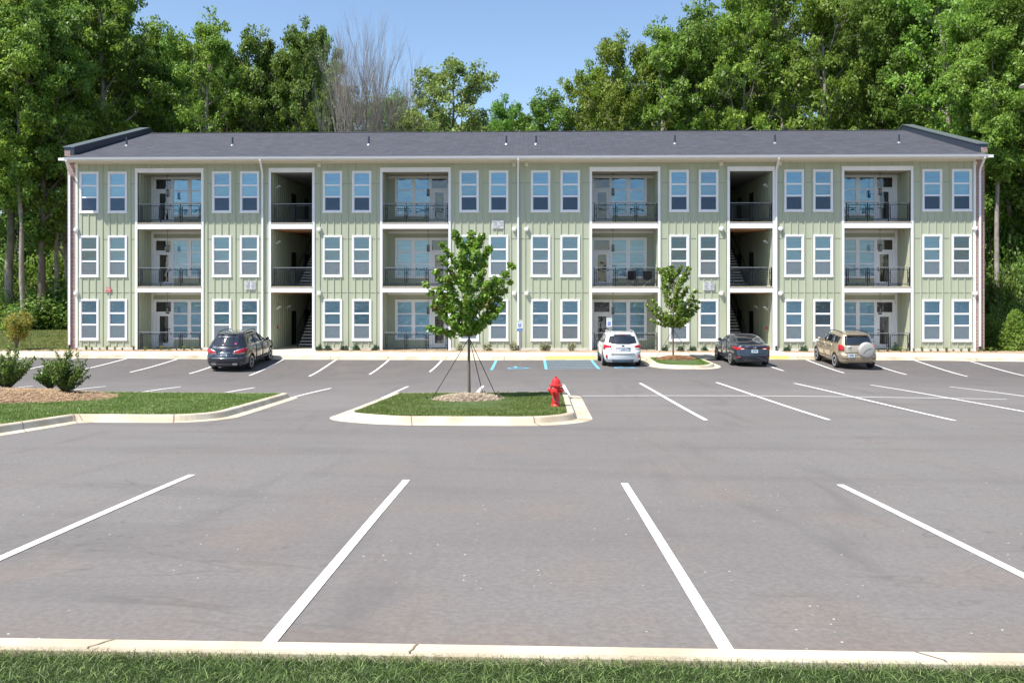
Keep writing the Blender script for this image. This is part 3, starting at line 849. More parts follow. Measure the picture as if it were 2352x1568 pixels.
wbd = wb.copy(); wb2d = wb2.copy()
for i_, cx_ in enumerate(wins):
    for f_, zb in enumerate(WB):
        o = link('window', wt, white, B, (cx_, 0, zb))
        link('pane', wgu if f_ == 2 else wg, glass_b if f_ == 2 else glassA, o)
        st_ = DARKW.get((i_, f_), 0)
        if st_ == 1: link('blind', wb2d if (i_ % 2) else wbd, dimblind, o)
        elif st_ == 2: link('blind', wb2, blindm, o)
        else: link('blind', wb, blindm, o)
        link('insect_screen', wsn3 if f_ == 2 else wsn, screen3 if f_ == 2 else screenm, o)
# rooms behind the windows: dim back wall
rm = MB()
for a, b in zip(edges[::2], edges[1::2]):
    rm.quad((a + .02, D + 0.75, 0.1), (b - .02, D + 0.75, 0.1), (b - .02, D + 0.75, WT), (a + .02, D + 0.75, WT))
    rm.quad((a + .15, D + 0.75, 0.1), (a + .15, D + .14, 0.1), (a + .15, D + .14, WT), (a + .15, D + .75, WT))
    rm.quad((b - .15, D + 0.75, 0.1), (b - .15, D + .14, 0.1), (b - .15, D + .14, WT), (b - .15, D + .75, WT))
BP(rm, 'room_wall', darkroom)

# balconies
RD = 1.90
def batt(mb, p0, p1, z0, z1, nrm, step=0.40, off=0.2, holes_=()):
    L_ = math.hypot(p1[0] - p0[0], p1[1] - p0[1]); ux, uy = (p1[0] - p0[0]) / L_, (p1[1] - p0[1]) / L_
    s = off
    while s < L_ - 0.05:
        for s0, s1 in cut(s, z0, z1, holes_):
            x, y = p0[0] + ux * s, p0[1] + uy * s
            a = (x - ux * .025, y - uy * .025); b = (x + ux * .025, y + uy * .025); n_ = (nrm[0] * .022, nrm[1] * .022)
            mb.add([(a[0], a[1], s0), (b[0], b[1], s0), (b[0] + n_[0], b[1] + n_[1], s0), (a[0] + n_[0], a[1] + n_[1], s0),
                    (a[0], a[1], s1), (b[0], b[1], s1), (b[0] + n_[0], b[1] + n_[1], s1), (a[0] + n_[0], a[1] + n_[1], s1)],
                   [(0, 1, 2, 3), (7, 6, 5, 4), (0, 4, 5, 1), (1, 5, 6, 2), (2, 6, 7, 3), (3, 7, 4, 0)])
        s += step
def railing(x0, x1, z, npan, dense=False, hall=False):
    m_ = MB(); yr = D + 0.04 if not hall else D + 0.06
    H_ = 1.07
    m_.box(x0 + 0.02, x1 - 0.02, yr - 0.012, yr + 0.012, z + 0.07, z + 0.095)
    P_ = np.linspace(x0 + 0.16, x1 - 0.05, npan + 1)
    for p in P_: m_.box(p - 0.027, p + 0.027, yr - 0.027, yr + 0.027, z - 0.03, z + H_ - 0.03)
    for a, b in zip(P_[:-1], P_[1:]):
        a += 0.095; b -= 0.095; z0 = z + 0.15; z1 = z + H_ - 0.12; t_ = 0.019
        m_.box(a, b, yr - t_, yr + t_, z0 - t_, z0 + t_); m_.box(a, b, yr - t_, yr + t_, z1 - t_, z1 + t_)
        m_.box(a - t_, a + t_, yr - t_, yr + t_, z0, z1); m_.box(b - t_, b + t_, yr - t_, yr + t_, z0, z1)
        for zz in (z0 + 0.2, z1 - 0.2):
            m_.box(a - 0.08, a, yr - 0.014, yr + 0.014, zz - 0.016, zz + 0.016); m_.box(b, b + 0.08, yr - 0.014, yr + 0.014, zz - 0.016, zz + 0.016)
        c = (a + b) / 2
        m_.box(c - 0.02, c + 0.02, yr - 0.014, yr + 0.014, z1, z + H_ - 0.03); m_.box(c - 0.02, c + 0.02, yr - 0.014, yr + 0.014, z + 0.09, z0)
        r_ = 0.0035 if not dense else 0.008
        for k in range(1, 8): zz = z0 + (z1 - z0) * k / 8; m_.box(a, b, yr - r_, yr + r_, zz - r_, zz + r_)
        nv = int((b - a) / 0.1)
        for k in range(1, nv): xx = a + (b - a) * k / nv; m_.box(xx - 0.0025, xx + 0.0025, yr - 0.0025, yr + 0.0025, z0, z1)
    o = BP(m_, 'balcony_railing', railm)
    h_ = MB().box(x0 + 0.01, x1 - 0.01, yr - 0.028, yr + 0.028, z + H_ - 0.03, z + H_ + 0.012)
    h_.v = [(x, y - D, z) for x, y, z in h_.v]
    h_.build('handrail', railtop, o, bevel=0.006)
floorname = ['first', 'second', 'third']
colname = ['at the far left of the facade', 'just left of the middle downspout', 'just right of the middle downspout', 'at the far right of the facade']
curtain2 = mat('pale_curtain', (0.36, 0.33, 0.30), 0.9, col2=(0.16, 0.14, 0.13), scale=9, stretch=(1, 1, 0.05))
for bi, (a, b, side) in enumerate(bals):
    for f_ in range(3):
        z0, z1 = FZ[f_], OT[f_]
        yb = D + RD
        # reveal walls
        m_ = MB()
        for x_, s_ in ((a, 1), (b, -1)):
            q = [(x_, D + .0, z0 - .02), (x_, yb, z0 - .02), (x_, yb, z1), (x_, D + .0, z1)]
            m_.quad(*(q if s_ < 0 else q[::-1]))
            batt(m_, (x_, D + 0.12), (x_, yb), z0, z1, (s_, 0), off=0.18)
        hs = []
        wx0 = (a + 0.20, b - 0.22)
        ux0, ux1 = (a + 0.12, a + 0.12 + 3.22) if side == 0 else (b - 0.12 - 3.22, b - 0.12)
        m_.quad((a, yb, z0 - .02), (b, yb, z0 - .02), (b, yb, z1), (a, yb, z1))
        L0 = ux0 - a; L1 = ux1 - a
        if side == 0: hsb = [(L0, L0 + 1.15, z0 - 1, z0 + 2.86), (L0 + 1.15, L1, z0 + 0.5, z0 + 2.86)]
        else: hsb = [(L1 - 1.15, L1, z0 - 1, z0 + 2.86), (L0, L1 - 1.15, z0 + 0.5, z0 + 2.86)]
        batt(m_, (a, yb), (b, yb), z0, z1, (0, -1), off=0.2, holes_=hsb)
        BP(m_, 'balcony_wall', sage)
        BP(MB().quad((a, D + .1, z1 - .004), (a, yb, z1 - .004), (b, yb, z1 - .004), (b, D + .1, z1 - .004)), 'balcony_ceiling', soffitm)
        cm = MB()
        cm.box(a + .0, b - .0, yb - .06, yb - .03, z1 - 0.16, z1 - 0.006)
        xx = a + 0.001 if side == 0 else b - 0.131
        cm.box(xx, xx + .13, yb - 0.14, yb - 0.062, z0, z1 - 0.006)
        BP(cm, 'balcony_trim', white)
        if f_ == 0: BP(MB().box(a, b, D - .05, yb, -0.1, 0.055), 'balcony_floor', conc)
        else: BP(MB().box(a + .004, b - .004, D + .25, yb, z0 - .25, z0 - .02), 'balcony_floor', deckm)
        # door + twin window unit: build with the door on the left, mirror for the others
        mir = (lambda x: x) if side == 0 else (lambda x: ux0 + ux1 - x)
        def bx(mb, x0, x1, y0, y1, q0, q1, mi=0): mb.box(mir(x0), mir(x1), y0, y1, q0, q1, mi)
        F0 = z0
        tr = MB(); yo, yi = yb - 0.06, yb - 0.002
        bx(tr, ux0, ux1, yo - .01, yi, F0 + 2.70, F0 + 2.86)
        bx(tr, ux0, ux0 + 0.13, yo, yi, F0, F0 + 2.70)
        bx(tr, ux0 + 1.03, ux0 + 1.19, yo, yi, F0, F0 + 2.70)
        bx(tr, ux1 - 0.16, ux1, yo, yi, F0 + .6, F0 + 2.70)
        bx(tr, ux0 + 2.02, ux0 + 2.24, yo, yi, F0 + .6, F0 + 2.70)
        bx(tr, ux0 + 1.19, ux1 + .0, yo - .02, yi, F0 + 0.46, F0 + 0.60)
        bx(tr, ux0 + 0.13, ux0 + 1.03, yo, yi, F0 + 2.03, F0 + 2.12)
        for s0, s1 in ((ux0 + 1.19, ux0 + 2.02), (ux0 + 2.24, ux1 - 0.16)):
            for zc in (1.30, 2.01): bx(tr, s0, s1, yo + .012, yi, F0 + zc - 0.04, F0 + zc + 0.04)
        fr = BP(tr, 'window_frame', white)
        gl = MB(); bl = MB()
        for s0, s1 in ((ux0 + 1.19, ux0 + 2.02), (ux0 + 2.24, ux1 - 0.16)):
            x0_, x1_ = sorted((mir(s0), mir(s1)))
            for q0, q1 in ((0.60, 1.26), (1.34, 1.97), (2.05, 2.70)):
                gl.quad((x0_, yb - .035 - D, F0 + q0), (x1_, yb - .035 - D, F0 + q0), (x1_, yb - .035 - D, F0 + q1), (x0_, yb - .035 - D, F0 + q1))
            for k in range(40):
                q = F0 + 0.60 + 2.10 * k / 40; dq = 2.1 / 40 * 1.1
                bl.quad((x0_, yb - .018 - D, q), (x1_, yb - .018 - D, q), (x1_, yb - .008 - D, q + dq), (x0_, yb - .008 - D, q + dq))
        gl.build('pane', glass_b if f_ == 2 else glassA, fr)
        bl.build('blind', blindm if not (bi in (1, 2, 3) and f_ == 2) else dimblind, fr)
        x0_, x1_ = sorted((mir(ux0 + .13), mir(ux0 + 1.03)))
        tg = MB().quad((x0_, yb - .03 - D, F0 + 2.12), (x1_, yb - .03 - D, F0 + 2.12), (x1_, yb - .03 - D, F0 + 2.70), (x0_, yb - .03 - D, F0 + 2.70))
        tg.build('transom_pane', glassD, fr)
        tb = MB().quad((x0_, yb - .01 - D, F0 + 2.12), (x1_, yb - .01 - D, F0 + 2.12), (x1_, yb - .01 - D, F0 + 2.70), (x0_, yb - .01 - D, F0 + 2.70))
        tb.build('room_glimpse', [darkroom, glass_backing, darkroom][(bi + f_) % 3], fr)
        dm = MB(); d0, d1 = ux0 + 0.135, ux0 + 1.025; g0, g1 = ux0 + 0.34, ux0 + 0.86
        bx(dm, d0, g0, yo + .015, yi, F0 + .02, F0 + 2.025); bx(dm, g1, d1, yo + .015, yi, F0 + .02, F0 + 2.025)
        bx(dm, g0, g1, yo + .015, yi, F0 + .02, F0 + .27); bx(dm, g0, g1, yo + .015, yi, F0 + 1.86, F0 + 2.025)
        dr = BP(dm, 'door', white)
        x0_, x1_ = sorted((mir(g0), mir(g1)))
        MB().quad((x0_, yb - .028 - D, F0 + .27), (x1_, yb - .028 - D, F0 + .27), (x1_, yb - .028 - D, F0 + 1.86), (x0_, yb - .028 - D, F0 + 1.86)).build('pane', glassD, dr)
        MB().quad((x0_, yb - .008 - D, F0 + .27), (x1_, yb - .008 - D, F0 + .27), (x1_, yb - .008 - D, F0 + 1.86), (x0_, yb - .008 - D, F0 + 1.86)).build('glass_backing', [darkroom, glass_backing, glass_backing, curtain2][(bi + 2 * f_) % 4] if f_ < 2 else darkroom, dr)
        for zz, nm_ in ((0.92, 'handle'), (1.10, 'deadbolt')): MB().lathe([(0.035, 0), (0.035, -0.04), (0.02, -0.055)], (mir(g1 + 0.08), yo + .012 - D, F0 + zz), 'y', 10).build(nm_, black, dr)
        railing(a, b, FZ[f_] if f_ else 0.02, 3)
        # pendant lantern
        lx, ly = (a + 1.28 if side == 0 else b - 1.28), D + 1.05
        L_ = empty('pendant_lantern', (lx, ly, z1), label='dark cage lantern hanging on the %s floor balcony %s' % (floorname[f_], colname[bi]), cat='lantern', group='balcony lanterns')
        MB().tube([(0, 0, 0), (0, 0, -0.86)], 0.008, 5).build('stem', black, L_)
        MB().lathe([(0.06, 0), (0.06, -0.03), (0.01, -0.04)], (0, 0, 0), 'z', 10).build('ceiling_plate', black, L_)
        c_ = MB().box(-.075, .075, -.075, .075, -.90, -.86); c_.box(-.075, .075, -.075, .075, -1.26, -1.20)
        for sx_ in (-1, 1):
            for sy_ in (-1, 1): c_.box(sx_ * .075, sx_ * .055, sy_ * .075, sy_ * .055, -1.2, -.9)
        c_.build('cage', black, L_)
        MB().lathe([(0.045, -1.19), (0.05, -1.05), (0.045, -0.92)], (0, 0, 0), 'z', 10).build('glass_shade', mat('lamp_glass', (0.25, 0.22, 0.19), 0.2), L_)
# stair halls
for si_, (a, b, side) in enumerate(strs):
    YE = D + 12
    for f_ in range(3):
        z0, z1 = FZ[f_], OT[f_]
        m_ = MB()
        for x_, s_ in ((a, 1), (b, -1)):
            q = [(x_, D, z0 - .02), (x_, YE, z0 - .02), (x_, YE, z1 + .2), (x_, D, z1 + .2)]
            m_.quad(*(q if s_ < 0 else q[::-1]))
            batt(m_, (x_, D + 0.12), (x_, YE), z0, z1, (s_, 0), step=0.405, off=0.25)
        m_.quad((a, YE, z0), (b, YE, z0), (b, YE, z1), (a, YE, z1))
        BP(m_, 'stair_hall_wall', sage)
        far = b if side == 1 else a; near = a if side == 1 else b      # near = walking side
        sgn = 1 if side == 1 else -1
        c_ = MB()
        if f_ == 2:
            c_.box(a, b, D + .12, YE, z1 + .004, z1 + .1)
            BP(c_, 'stair_hall_ceiling', grayc)
        else:
            c_.box(near, near + sgn * 0.86, D + .25, YE, z1 + .02, FZ[f_ + 1] - .03); c_.box(near + sgn * .862, far, D + .25, D + 2.4, z1 + .02, FZ[f_ + 1] - .03)
            for k in range(6): c_.box(a, b, D + .4 + k * .4, D + .44 + k * .4, z1 - .06, z1 + .018)
            BP(c_, 'stair_hall_ceiling', woodm)
        fm = MB()
        if f_ == 0: fm.box(a, b, D - .3, YE, -.1, .09)
        else:
            fm.box(near, near + sgn * .86, D + .25, YE, z0 - .028, z0); fm.box(near + sgn * .862, far, D + .25, D + 2.4, z0 - .028, z0)
        BP(fm, 'stair_hall_floor', conc)
        if f_ < 2:
            st = MB(); stg = MB()
            for k in range(20):
                y_ = D + 2.5 + k * .28; zz = z0 + .175 * (k + 1)
                st.box(near + sgn * .90, far - sgn * .02, y_, y_ + .30, zz - .065, zz)
                stg.quad((near + sgn * .90, y_ + .28, zz - .175), (far - sgn * .02, y_ + .28, zz - .175), (far - sgn * .02, y_ + .28, zz - .05), (near + sgn * .90, y_ + .28, zz - .05))
            stp = BP(st, 'stair_treads', mat('tread_concrete', (0.62, 0.60, 0.56), 0.8))
            ya, yz = D + 2.4, D + 2.5 + 20 * .28
            xx = near + sgn * .88
            stg.add([(xx, ya, z0 - .0), (xx, ya, z0 + .25), (xx, yz, z0 + 3.75), (xx, yz, z0 + 3.4), (xx - sgn * .04, ya, z0 - .0), (xx - sgn * .04, ya, z0 + .25), (xx - sgn * .04, yz, z0 + 3.75), (xx - sgn * .04, yz, z0 + 3.4)],
                    [(0, 1, 2, 3), (7, 6, 5, 4), (0, 4, 5, 1), (1, 5, 6, 2), (2, 6, 7, 3), (3, 7, 4, 0)])
            stg.tube([(xx, ya, z0), (xx, ya, z0 + 1.15), (xx, yz, z0 + 4.6 - .0)], 0.022, 6)
            stg.v = [(x, y - D, z) for x, y, z in stg.v]
            stg.build('stringer', railm, stp)
        # apartment doors off the hall
        for y_ in (D + 4.1, D + 7.2): BP(MB().box(near, near + sgn * .03, y_, y_ + 1, z0, z0 + 2.1), 'hall_door', mat('dark_door', (0.02, 0.018, 0.018), 0.5))
        em = MB()
        for yy in ((D + 1.1, D + 3.2) if f_ == 0 else (D + 1.1,)):
            zz = z1 - 0.95 if f_ == 0 else z1 - .75
            em.box(near, near + sgn * .07, yy - .16, yy + .16, zz - .05, zz + .05)
            for q in (-.12, .12): em.lathe([(0.02, 0), (0.075, 0.05), (0.075, 0.09), (0.05, 0.1)], (near + sgn * .13, yy + q, zz + .04), 'z', 10)
        BP(em, 'hall_lamp', white)
        if f_ == 0:
            BP(MB().box(near + sgn * .002, near + sgn * .06, D + 1.05, D + 1.17, z0 + 1.15, z0 + 1.32), 'fire_alarm', mat('alarm_red', (0.5, 0.03, 0.03), 0.4))
        else:
            railing(a, b, z0, 2, dense=(f_ == 1), hall=True)

# brick end walls, parapets, roof
EY, RY = 47.68, 58.1
EZ, RZ = 10.91, 14.09
zr = lambda y: EZ + (RZ - EZ) * (y - EY) / (RY - EY)
for s_, x0, x1 in ((-1, XBL, XL - 0.02), (1, XR + 0.02, XBR)):
    m_ = MB().box(x0, x1, D - 0.02, D + 18.4, -0.1, zr(D) - .12)
    yf = D - 0.30
    m_.add([(x0, yf, zr(D) - .12), (x0, RY, RZ - .1), (x0, D + 18.4, zr(D) - .12), (x1, yf, zr(D) - .12), (x1, RY, RZ - .1), (x1, D + 18.4, zr(D) - .12),],
           [(0, 2, 1), (3, 4, 5), (0, 1, 4, 3), (1, 2, 5, 4), (0, 3, 5, 2)])
    m_.box(x0 + (.0 if s_ < 0 else .15), x1 - (.15 if s_ < 0 else .0), yf - .02, yf + .4, zr(yf) - .05, zr(yf) + .24)
    BP(m_, 'brick_wall', brickm)
    # parapet coping following the slope
    xi = x1 + .06 if s_ < 0 else x0 - .06; xo = x0 - .04 if s_ < 0 else x1 + .04
    pa, pb = min(xi, xo), max(xi, xo)
    hh = 0.36
    pts = [(yf, zr(yf) - .0), (RY + .1, RZ + .0), (RY + 10, EZ)]
    vs = []
    for x_ in (pa, pb):
        for y_, z_ in pts: vs += [(x_, y_, z_), (x_, y_, z_ + hh + (0.06 if y_ < 50 else 0))]
    fs = [(0, 2, 3, 1), (2, 4, 5, 3), (6, 7, 9, 8), (8, 9, 11, 10), (1, 3, 9, 7), (3, 5, 11, 9), (0, 1, 7, 6), (0, 6, 8, 2), (2, 8, 10, 4), (4, 10, 11, 5)]
    pr_ = BP(MB().add(vs, fs), 'parapet', navy)
    cp = MB(); vs = []
    for x_ in (pa - .04, pb + .04):
        for y_, z_ in pts:
            t_ = hh + (0.06 if y_ < 50 else 0) + .002
            vs += [(x_, y_ - (.04 if y_ < 50 else 0) - D, z_ + t_), (x_, y_ - (.04 if y_ < 50 else 0) - D, z_ + t_ + .05)]
    cp.add(vs, fs)
    cp.build('coping_cap', mat('coping_grey', (0.16, 0.19, 0.20), 0.4, metal=0.4), pr_)
rx0, rx1 = XBL + .40, XBR - .40
ex0, ex1 = XU(147, EY), XU(2270, EY)
rf = MB()
rf.quad((rx0, EY + .03, EZ), (rx1, EY + .03, EZ), (rx1, RY, RZ), (rx0, RY, RZ))
rf.quad((rx0, RY, RZ), (rx1, RY, RZ), (rx1, RY + 10, EZ), (rx0, RY + 10, EZ))
roof = BP(rf, 'roof', shingle)
cp = MB()
k = 0; x = rx0
while x < rx1 - .1:
    x2 = min(x + .3, rx1); dz = .03 + .012 * (k % 2)
    cp.quad((x, RY - .16 - D, RZ - .05 + dz - .0), (x2, RY - .16 - D, RZ - .05 + dz), (x2, RY - D, RZ + dz), (x, RY - D, RZ + dz))
    cp.quad((x, RY - D, RZ + dz), (x2, RY - D, RZ + dz), (x2, RY + .16 - D, RZ - .05 + dz), (x, RY + .16 - D, RZ - .05 + dz)); x = x2; k += 1
cp.build('ridge_cap', shingle, roof)
# eaves: soffit, frieze, fascia, gutter
BP(MB().quad((rx0 - .3, EY + .08, 10.79), (rx0 - .3, D + .05, 10.79), (rx1 + .3, D + .05, 10.79), (rx1 + .3, EY + .08, 10.79)), 'soffit', cream)
BP(MB().box(rx0 - .3, rx1 + .3, EY + .06, EY + .085, 10.75, 10.90), 'fascia', white)
BP(MB().box(XL, XR, D - .040, D - .001, WT - .10, 10.788), 'frieze', cream)
gp = [(a_, b_ - .07) for a_, b_ in [(EY + .055, 10.985), (EY + .055, 10.86), (EY - .02, 10.86), (EY - .05, 10.90), (EY - .06, 10.96), (EY - .075, 10.985), (EY - .06, 10.985), (EY - .04, 10.93), (EY + .04, 10.93)]]
g_ = MB(); vs = [(ex0, y, z) for y, z in gp] + [(ex1, y, z) for y, z in gp]; n = len(gp)
g_.add(vs, [(k, (k + 1) % n, n + (k + 1) % n, n + k) for k in range(n)] + [tuple(range(n))[::-1], tuple(range(n, 2 * n))])
BP(g_, 'gutter', gutterm)
def downspout(x, xg):
    m_ = MB(); r = 0.048
    pts = [(xg, EY, 10.80), (xg, EY + .02, 10.68), (x, D - .13, 10.25), (x, D - .085, 10.05), (x, D - .085, 0.35)]
    for p, q in zip(pts[:-1], pts[1:]):
        m_.add([(p[0] - r, p[1] - r * .8, p[2]), (p[0] + r, p[1] - r * .8, p[2]), (p[0] + r, p[1] + r * .8, p[2]), (p[0] - r, p[1] + r * .8, p[2]),
                (q[0] - r, q[1] - r * .8, q[2]), (q[0] + r, q[1] - r * .8, q[2]), (q[0] + r, q[1] + r * .8, q[2]), (q[0] - r, q[1] + r * .8, q[2])],
               [(0, 4, 5, 1), (1, 5, 6, 2), (2, 6, 7, 3), (3, 7, 4, 0)])
    o = BP(m_, 'downspout', gutterm)
    MB().tube([(x, -.085, .36), (x, -.09, .15), (x + .03, -.25, .08)], 0.06, 8).build('drain_shoe', black, o)
for u, ug in ((161.4, 152), (603.8, 597), (1190, 1190), (1782, 1789), (2249, 2262)): downspout(XU(u), XU(ug, EY))
# lights and boxes on the facade
for u in (176.5, 733.7, 1181, 1209.6, 1656, 1791.6, 2238):
    x = XU(u); BP(MB().box(x - .10, x + .10, D - .09, D - .003, ZV(378) - .11, ZV(378) + .10), 'junction_box', cream, bevel=.01)
    for v in (527, 674):
        z = ZV(v)
        m_ = MB().lathe([(0.11, 0), (0.125, -.05), (0.11, -.15), (0.06, -.20)], (x, D - .0, z), 'y', 14)
        m_.box(x - .10, x + .10, D - .16, D - .005, z - .02, z + .12)
        BP(m_, 'wall_lamp', white)
# roof vents
for u, v in ((291, 336), (534, 335), (847, 333), (1163, 332), (1231, 332), (1550, 332), (1780, 332), (2065, 332)):
    Yv = 52.2; x = XU(u, Yv); z = EZ + (RZ - EZ) * (Yv - EY) / (RY - EY)
    m_ = MB().lathe([(0.055, -.1), (0.055, .50), (0.03, .50)], (x, Yv, z), 'z', 10)
    o = BP(m_, 'vent_pipe', navy)
    MB().lathe([(0.14, -.05), (0.10, .02), (0.058, .07)], (x, Yv - D, z), 'z', 12).build('flashing_collar', mat('lead_collar', (0.26, 0.26, 0.28), 0.4, metal=.3), o)

# ------------------------------------------------------------------ signs
def text_mesh(s, size, ext=0.002, bold=0.0):
    c = bpy.data.curves.new('lettering', 'FONT'); c.body = s; c.size = size; c.align_x = 'CENTER'; c.align_y = 'CENTER'
    c.extrude = ext; c.offset = bold; c.space_line = 0.92
    o = bpy.data.objects.new('lettering', c); COL.objects.link(o)
    dg = bpy.context.evaluated_depsgraph_get()
    me = bpy.data.meshes.new_from_object(o.evaluated_get(dg))
    bpy.data.objects.remove(o); bpy.data.curves.remove(c)
    me.transform(Matrix.Rotation(PI / 2, 4, 'X'))
    me.materials.clear()
    return me
def wall_sign(name, u0, u1, v0, v1, lines, label, bgm, fgm, size, yo=D - .038):
    x0, x1, z1, z0 = XU(u0), XU(u1), ZV(v0), ZV(v1)
    r = empty(name, ((x0 + x1) / 2, yo, (z0 + z1) / 2), label=label, cat='sign')
    w2, h2 = (x1 - x0) / 2, (z1 - z0) / 2
    MB().box(-w2, w2, -.022, 0, -h2, h2).build('panel', bgm, r, bevel=.003)
    for s, sz, dz in lines:
        me = text_mesh(s, sz)
        xs_ = [v.co.x for v in me.vertices]; wdt = max(xs_) - min(xs_); k = min(1.0, (2 * w2 * .92) / wdt)
        if s not in ('FDC',): k = (2 * w2 * .90) / wdt
        me.transform(Matrix.Scale(k, 4, (1, 0, 0)))
        link('lettering', me, fgm, r, (0, -.025, dz))
    return r
dk = mat('sign_ink', (0.10, 0.10, 0.11), 0.6); wsg = mat('sign_white', (0.68, 0.68, 0.70), 0.4); rsg = mat('sign_red', (0.50, 0.05, 0.05), 0.4)
wall_sign('address_sign', 563.2, 588.2, 646, 665, [('1700-1703', .20, .145), ('1600-1603', .20, 0), ('1500-1503', .20, -.145)], 'white address sign 1700-1703 beside the left stair hall', wsg, dk, .2)
wall_sign('address_sign', 1615, 1640.5, 647.8, 666, [('1704-1707', .20, .14), ('1604-1607', .20, 0), ('1504-1507', .20, -.14)], 'white address sign 1704-1707 beside the right stair hall', wsg, dk, .2)
wall_sign('building_sign', 1130.7, 1156.5, 506.4, 525.3, [('BUILDING 17', .12, .175), ('1500-1707', .23, .035), ('GOSSETT', .22, -.145)], 'white sign reading GOSSETT high on the wall near the middle downspout', wsg, dk, .2)
wall_sign('fire_sign', 243.7, 255.7, 660.6, 671.8, [('FDC', .19, .04), ('SPRINKLER', .06, -.09)], 'small red FDC sign between the two leftmost window columns', rsg, mat('sign_letter_white', (0.8, 0.8, 0.8), .5), .19)
sgreen = mat('sign_green', (0.05, 0.40, 0.25), .4); sblue = mat('sign_blue', (0.02, 0.10, 0.42), .4); sbw = mat('sign_pictogram', (0.75, 0.8, 0.85), .4)
def ada(u, vtop, vbot, label, van):
    Yp = 47.75; x = XU(u, Yp); zt_ = ZV(vtop, Yp); zb_ = ZV(vbot, Yp)
    r = empty('parking_sign', (x, Yp, 0.1), label=label, cat='parking sign')
    m_ = MB().box(-.03, .03, -.0, .012, -.1, zt_ - .12); m_.box(-.03, -.022, -.025, 0, -.1, zt_ - .12); m_.box(.022, .03, -.025, 0, -.1, zt_ - .12)
    m_.build('post', galv, r)
    h = zt_ - zb_; c = (zt_ + zb_) / 2 - .1
    MB().box(-.15, .15, -.035, -.028, c - h / 2, c + h / 2).build('sign_panel', wsg, r)
    for s, sz, dz in (('RESERVED', .055, h * .36), ('PARKING', .055, h * .24)):
        link('lettering', text_mesh(s, sz, .001), sgreen, r, (0, -.037, c + dz))
    MB().box(-.085, .085, -.040, -.036, c - h * .36, c + h * .07).build('symbol_field', sblue, r)
    wheelchair(0, 0, .13, sbw, lambda a, b: (a, -.043, c - h * .19 + b), r)
    if van:
        MB().box(-.15, .15, -.035, -.028, c - h / 2 - .17, c - h / 2 - .03).build('lower_plate', sblue, r)
        link('lettering', text_mesh('VAN\nACCESSIBLE', .05, .001), sbw, r, (0, -.038, c - h / 2 - .10))
ada(1194, 735, 753.3, 'accessible parking sign with lower blue plate, in front of the middle downspout', True)
ada(1399, 730, 749.8, 'accessible parking sign rising behind the white wagon', False)

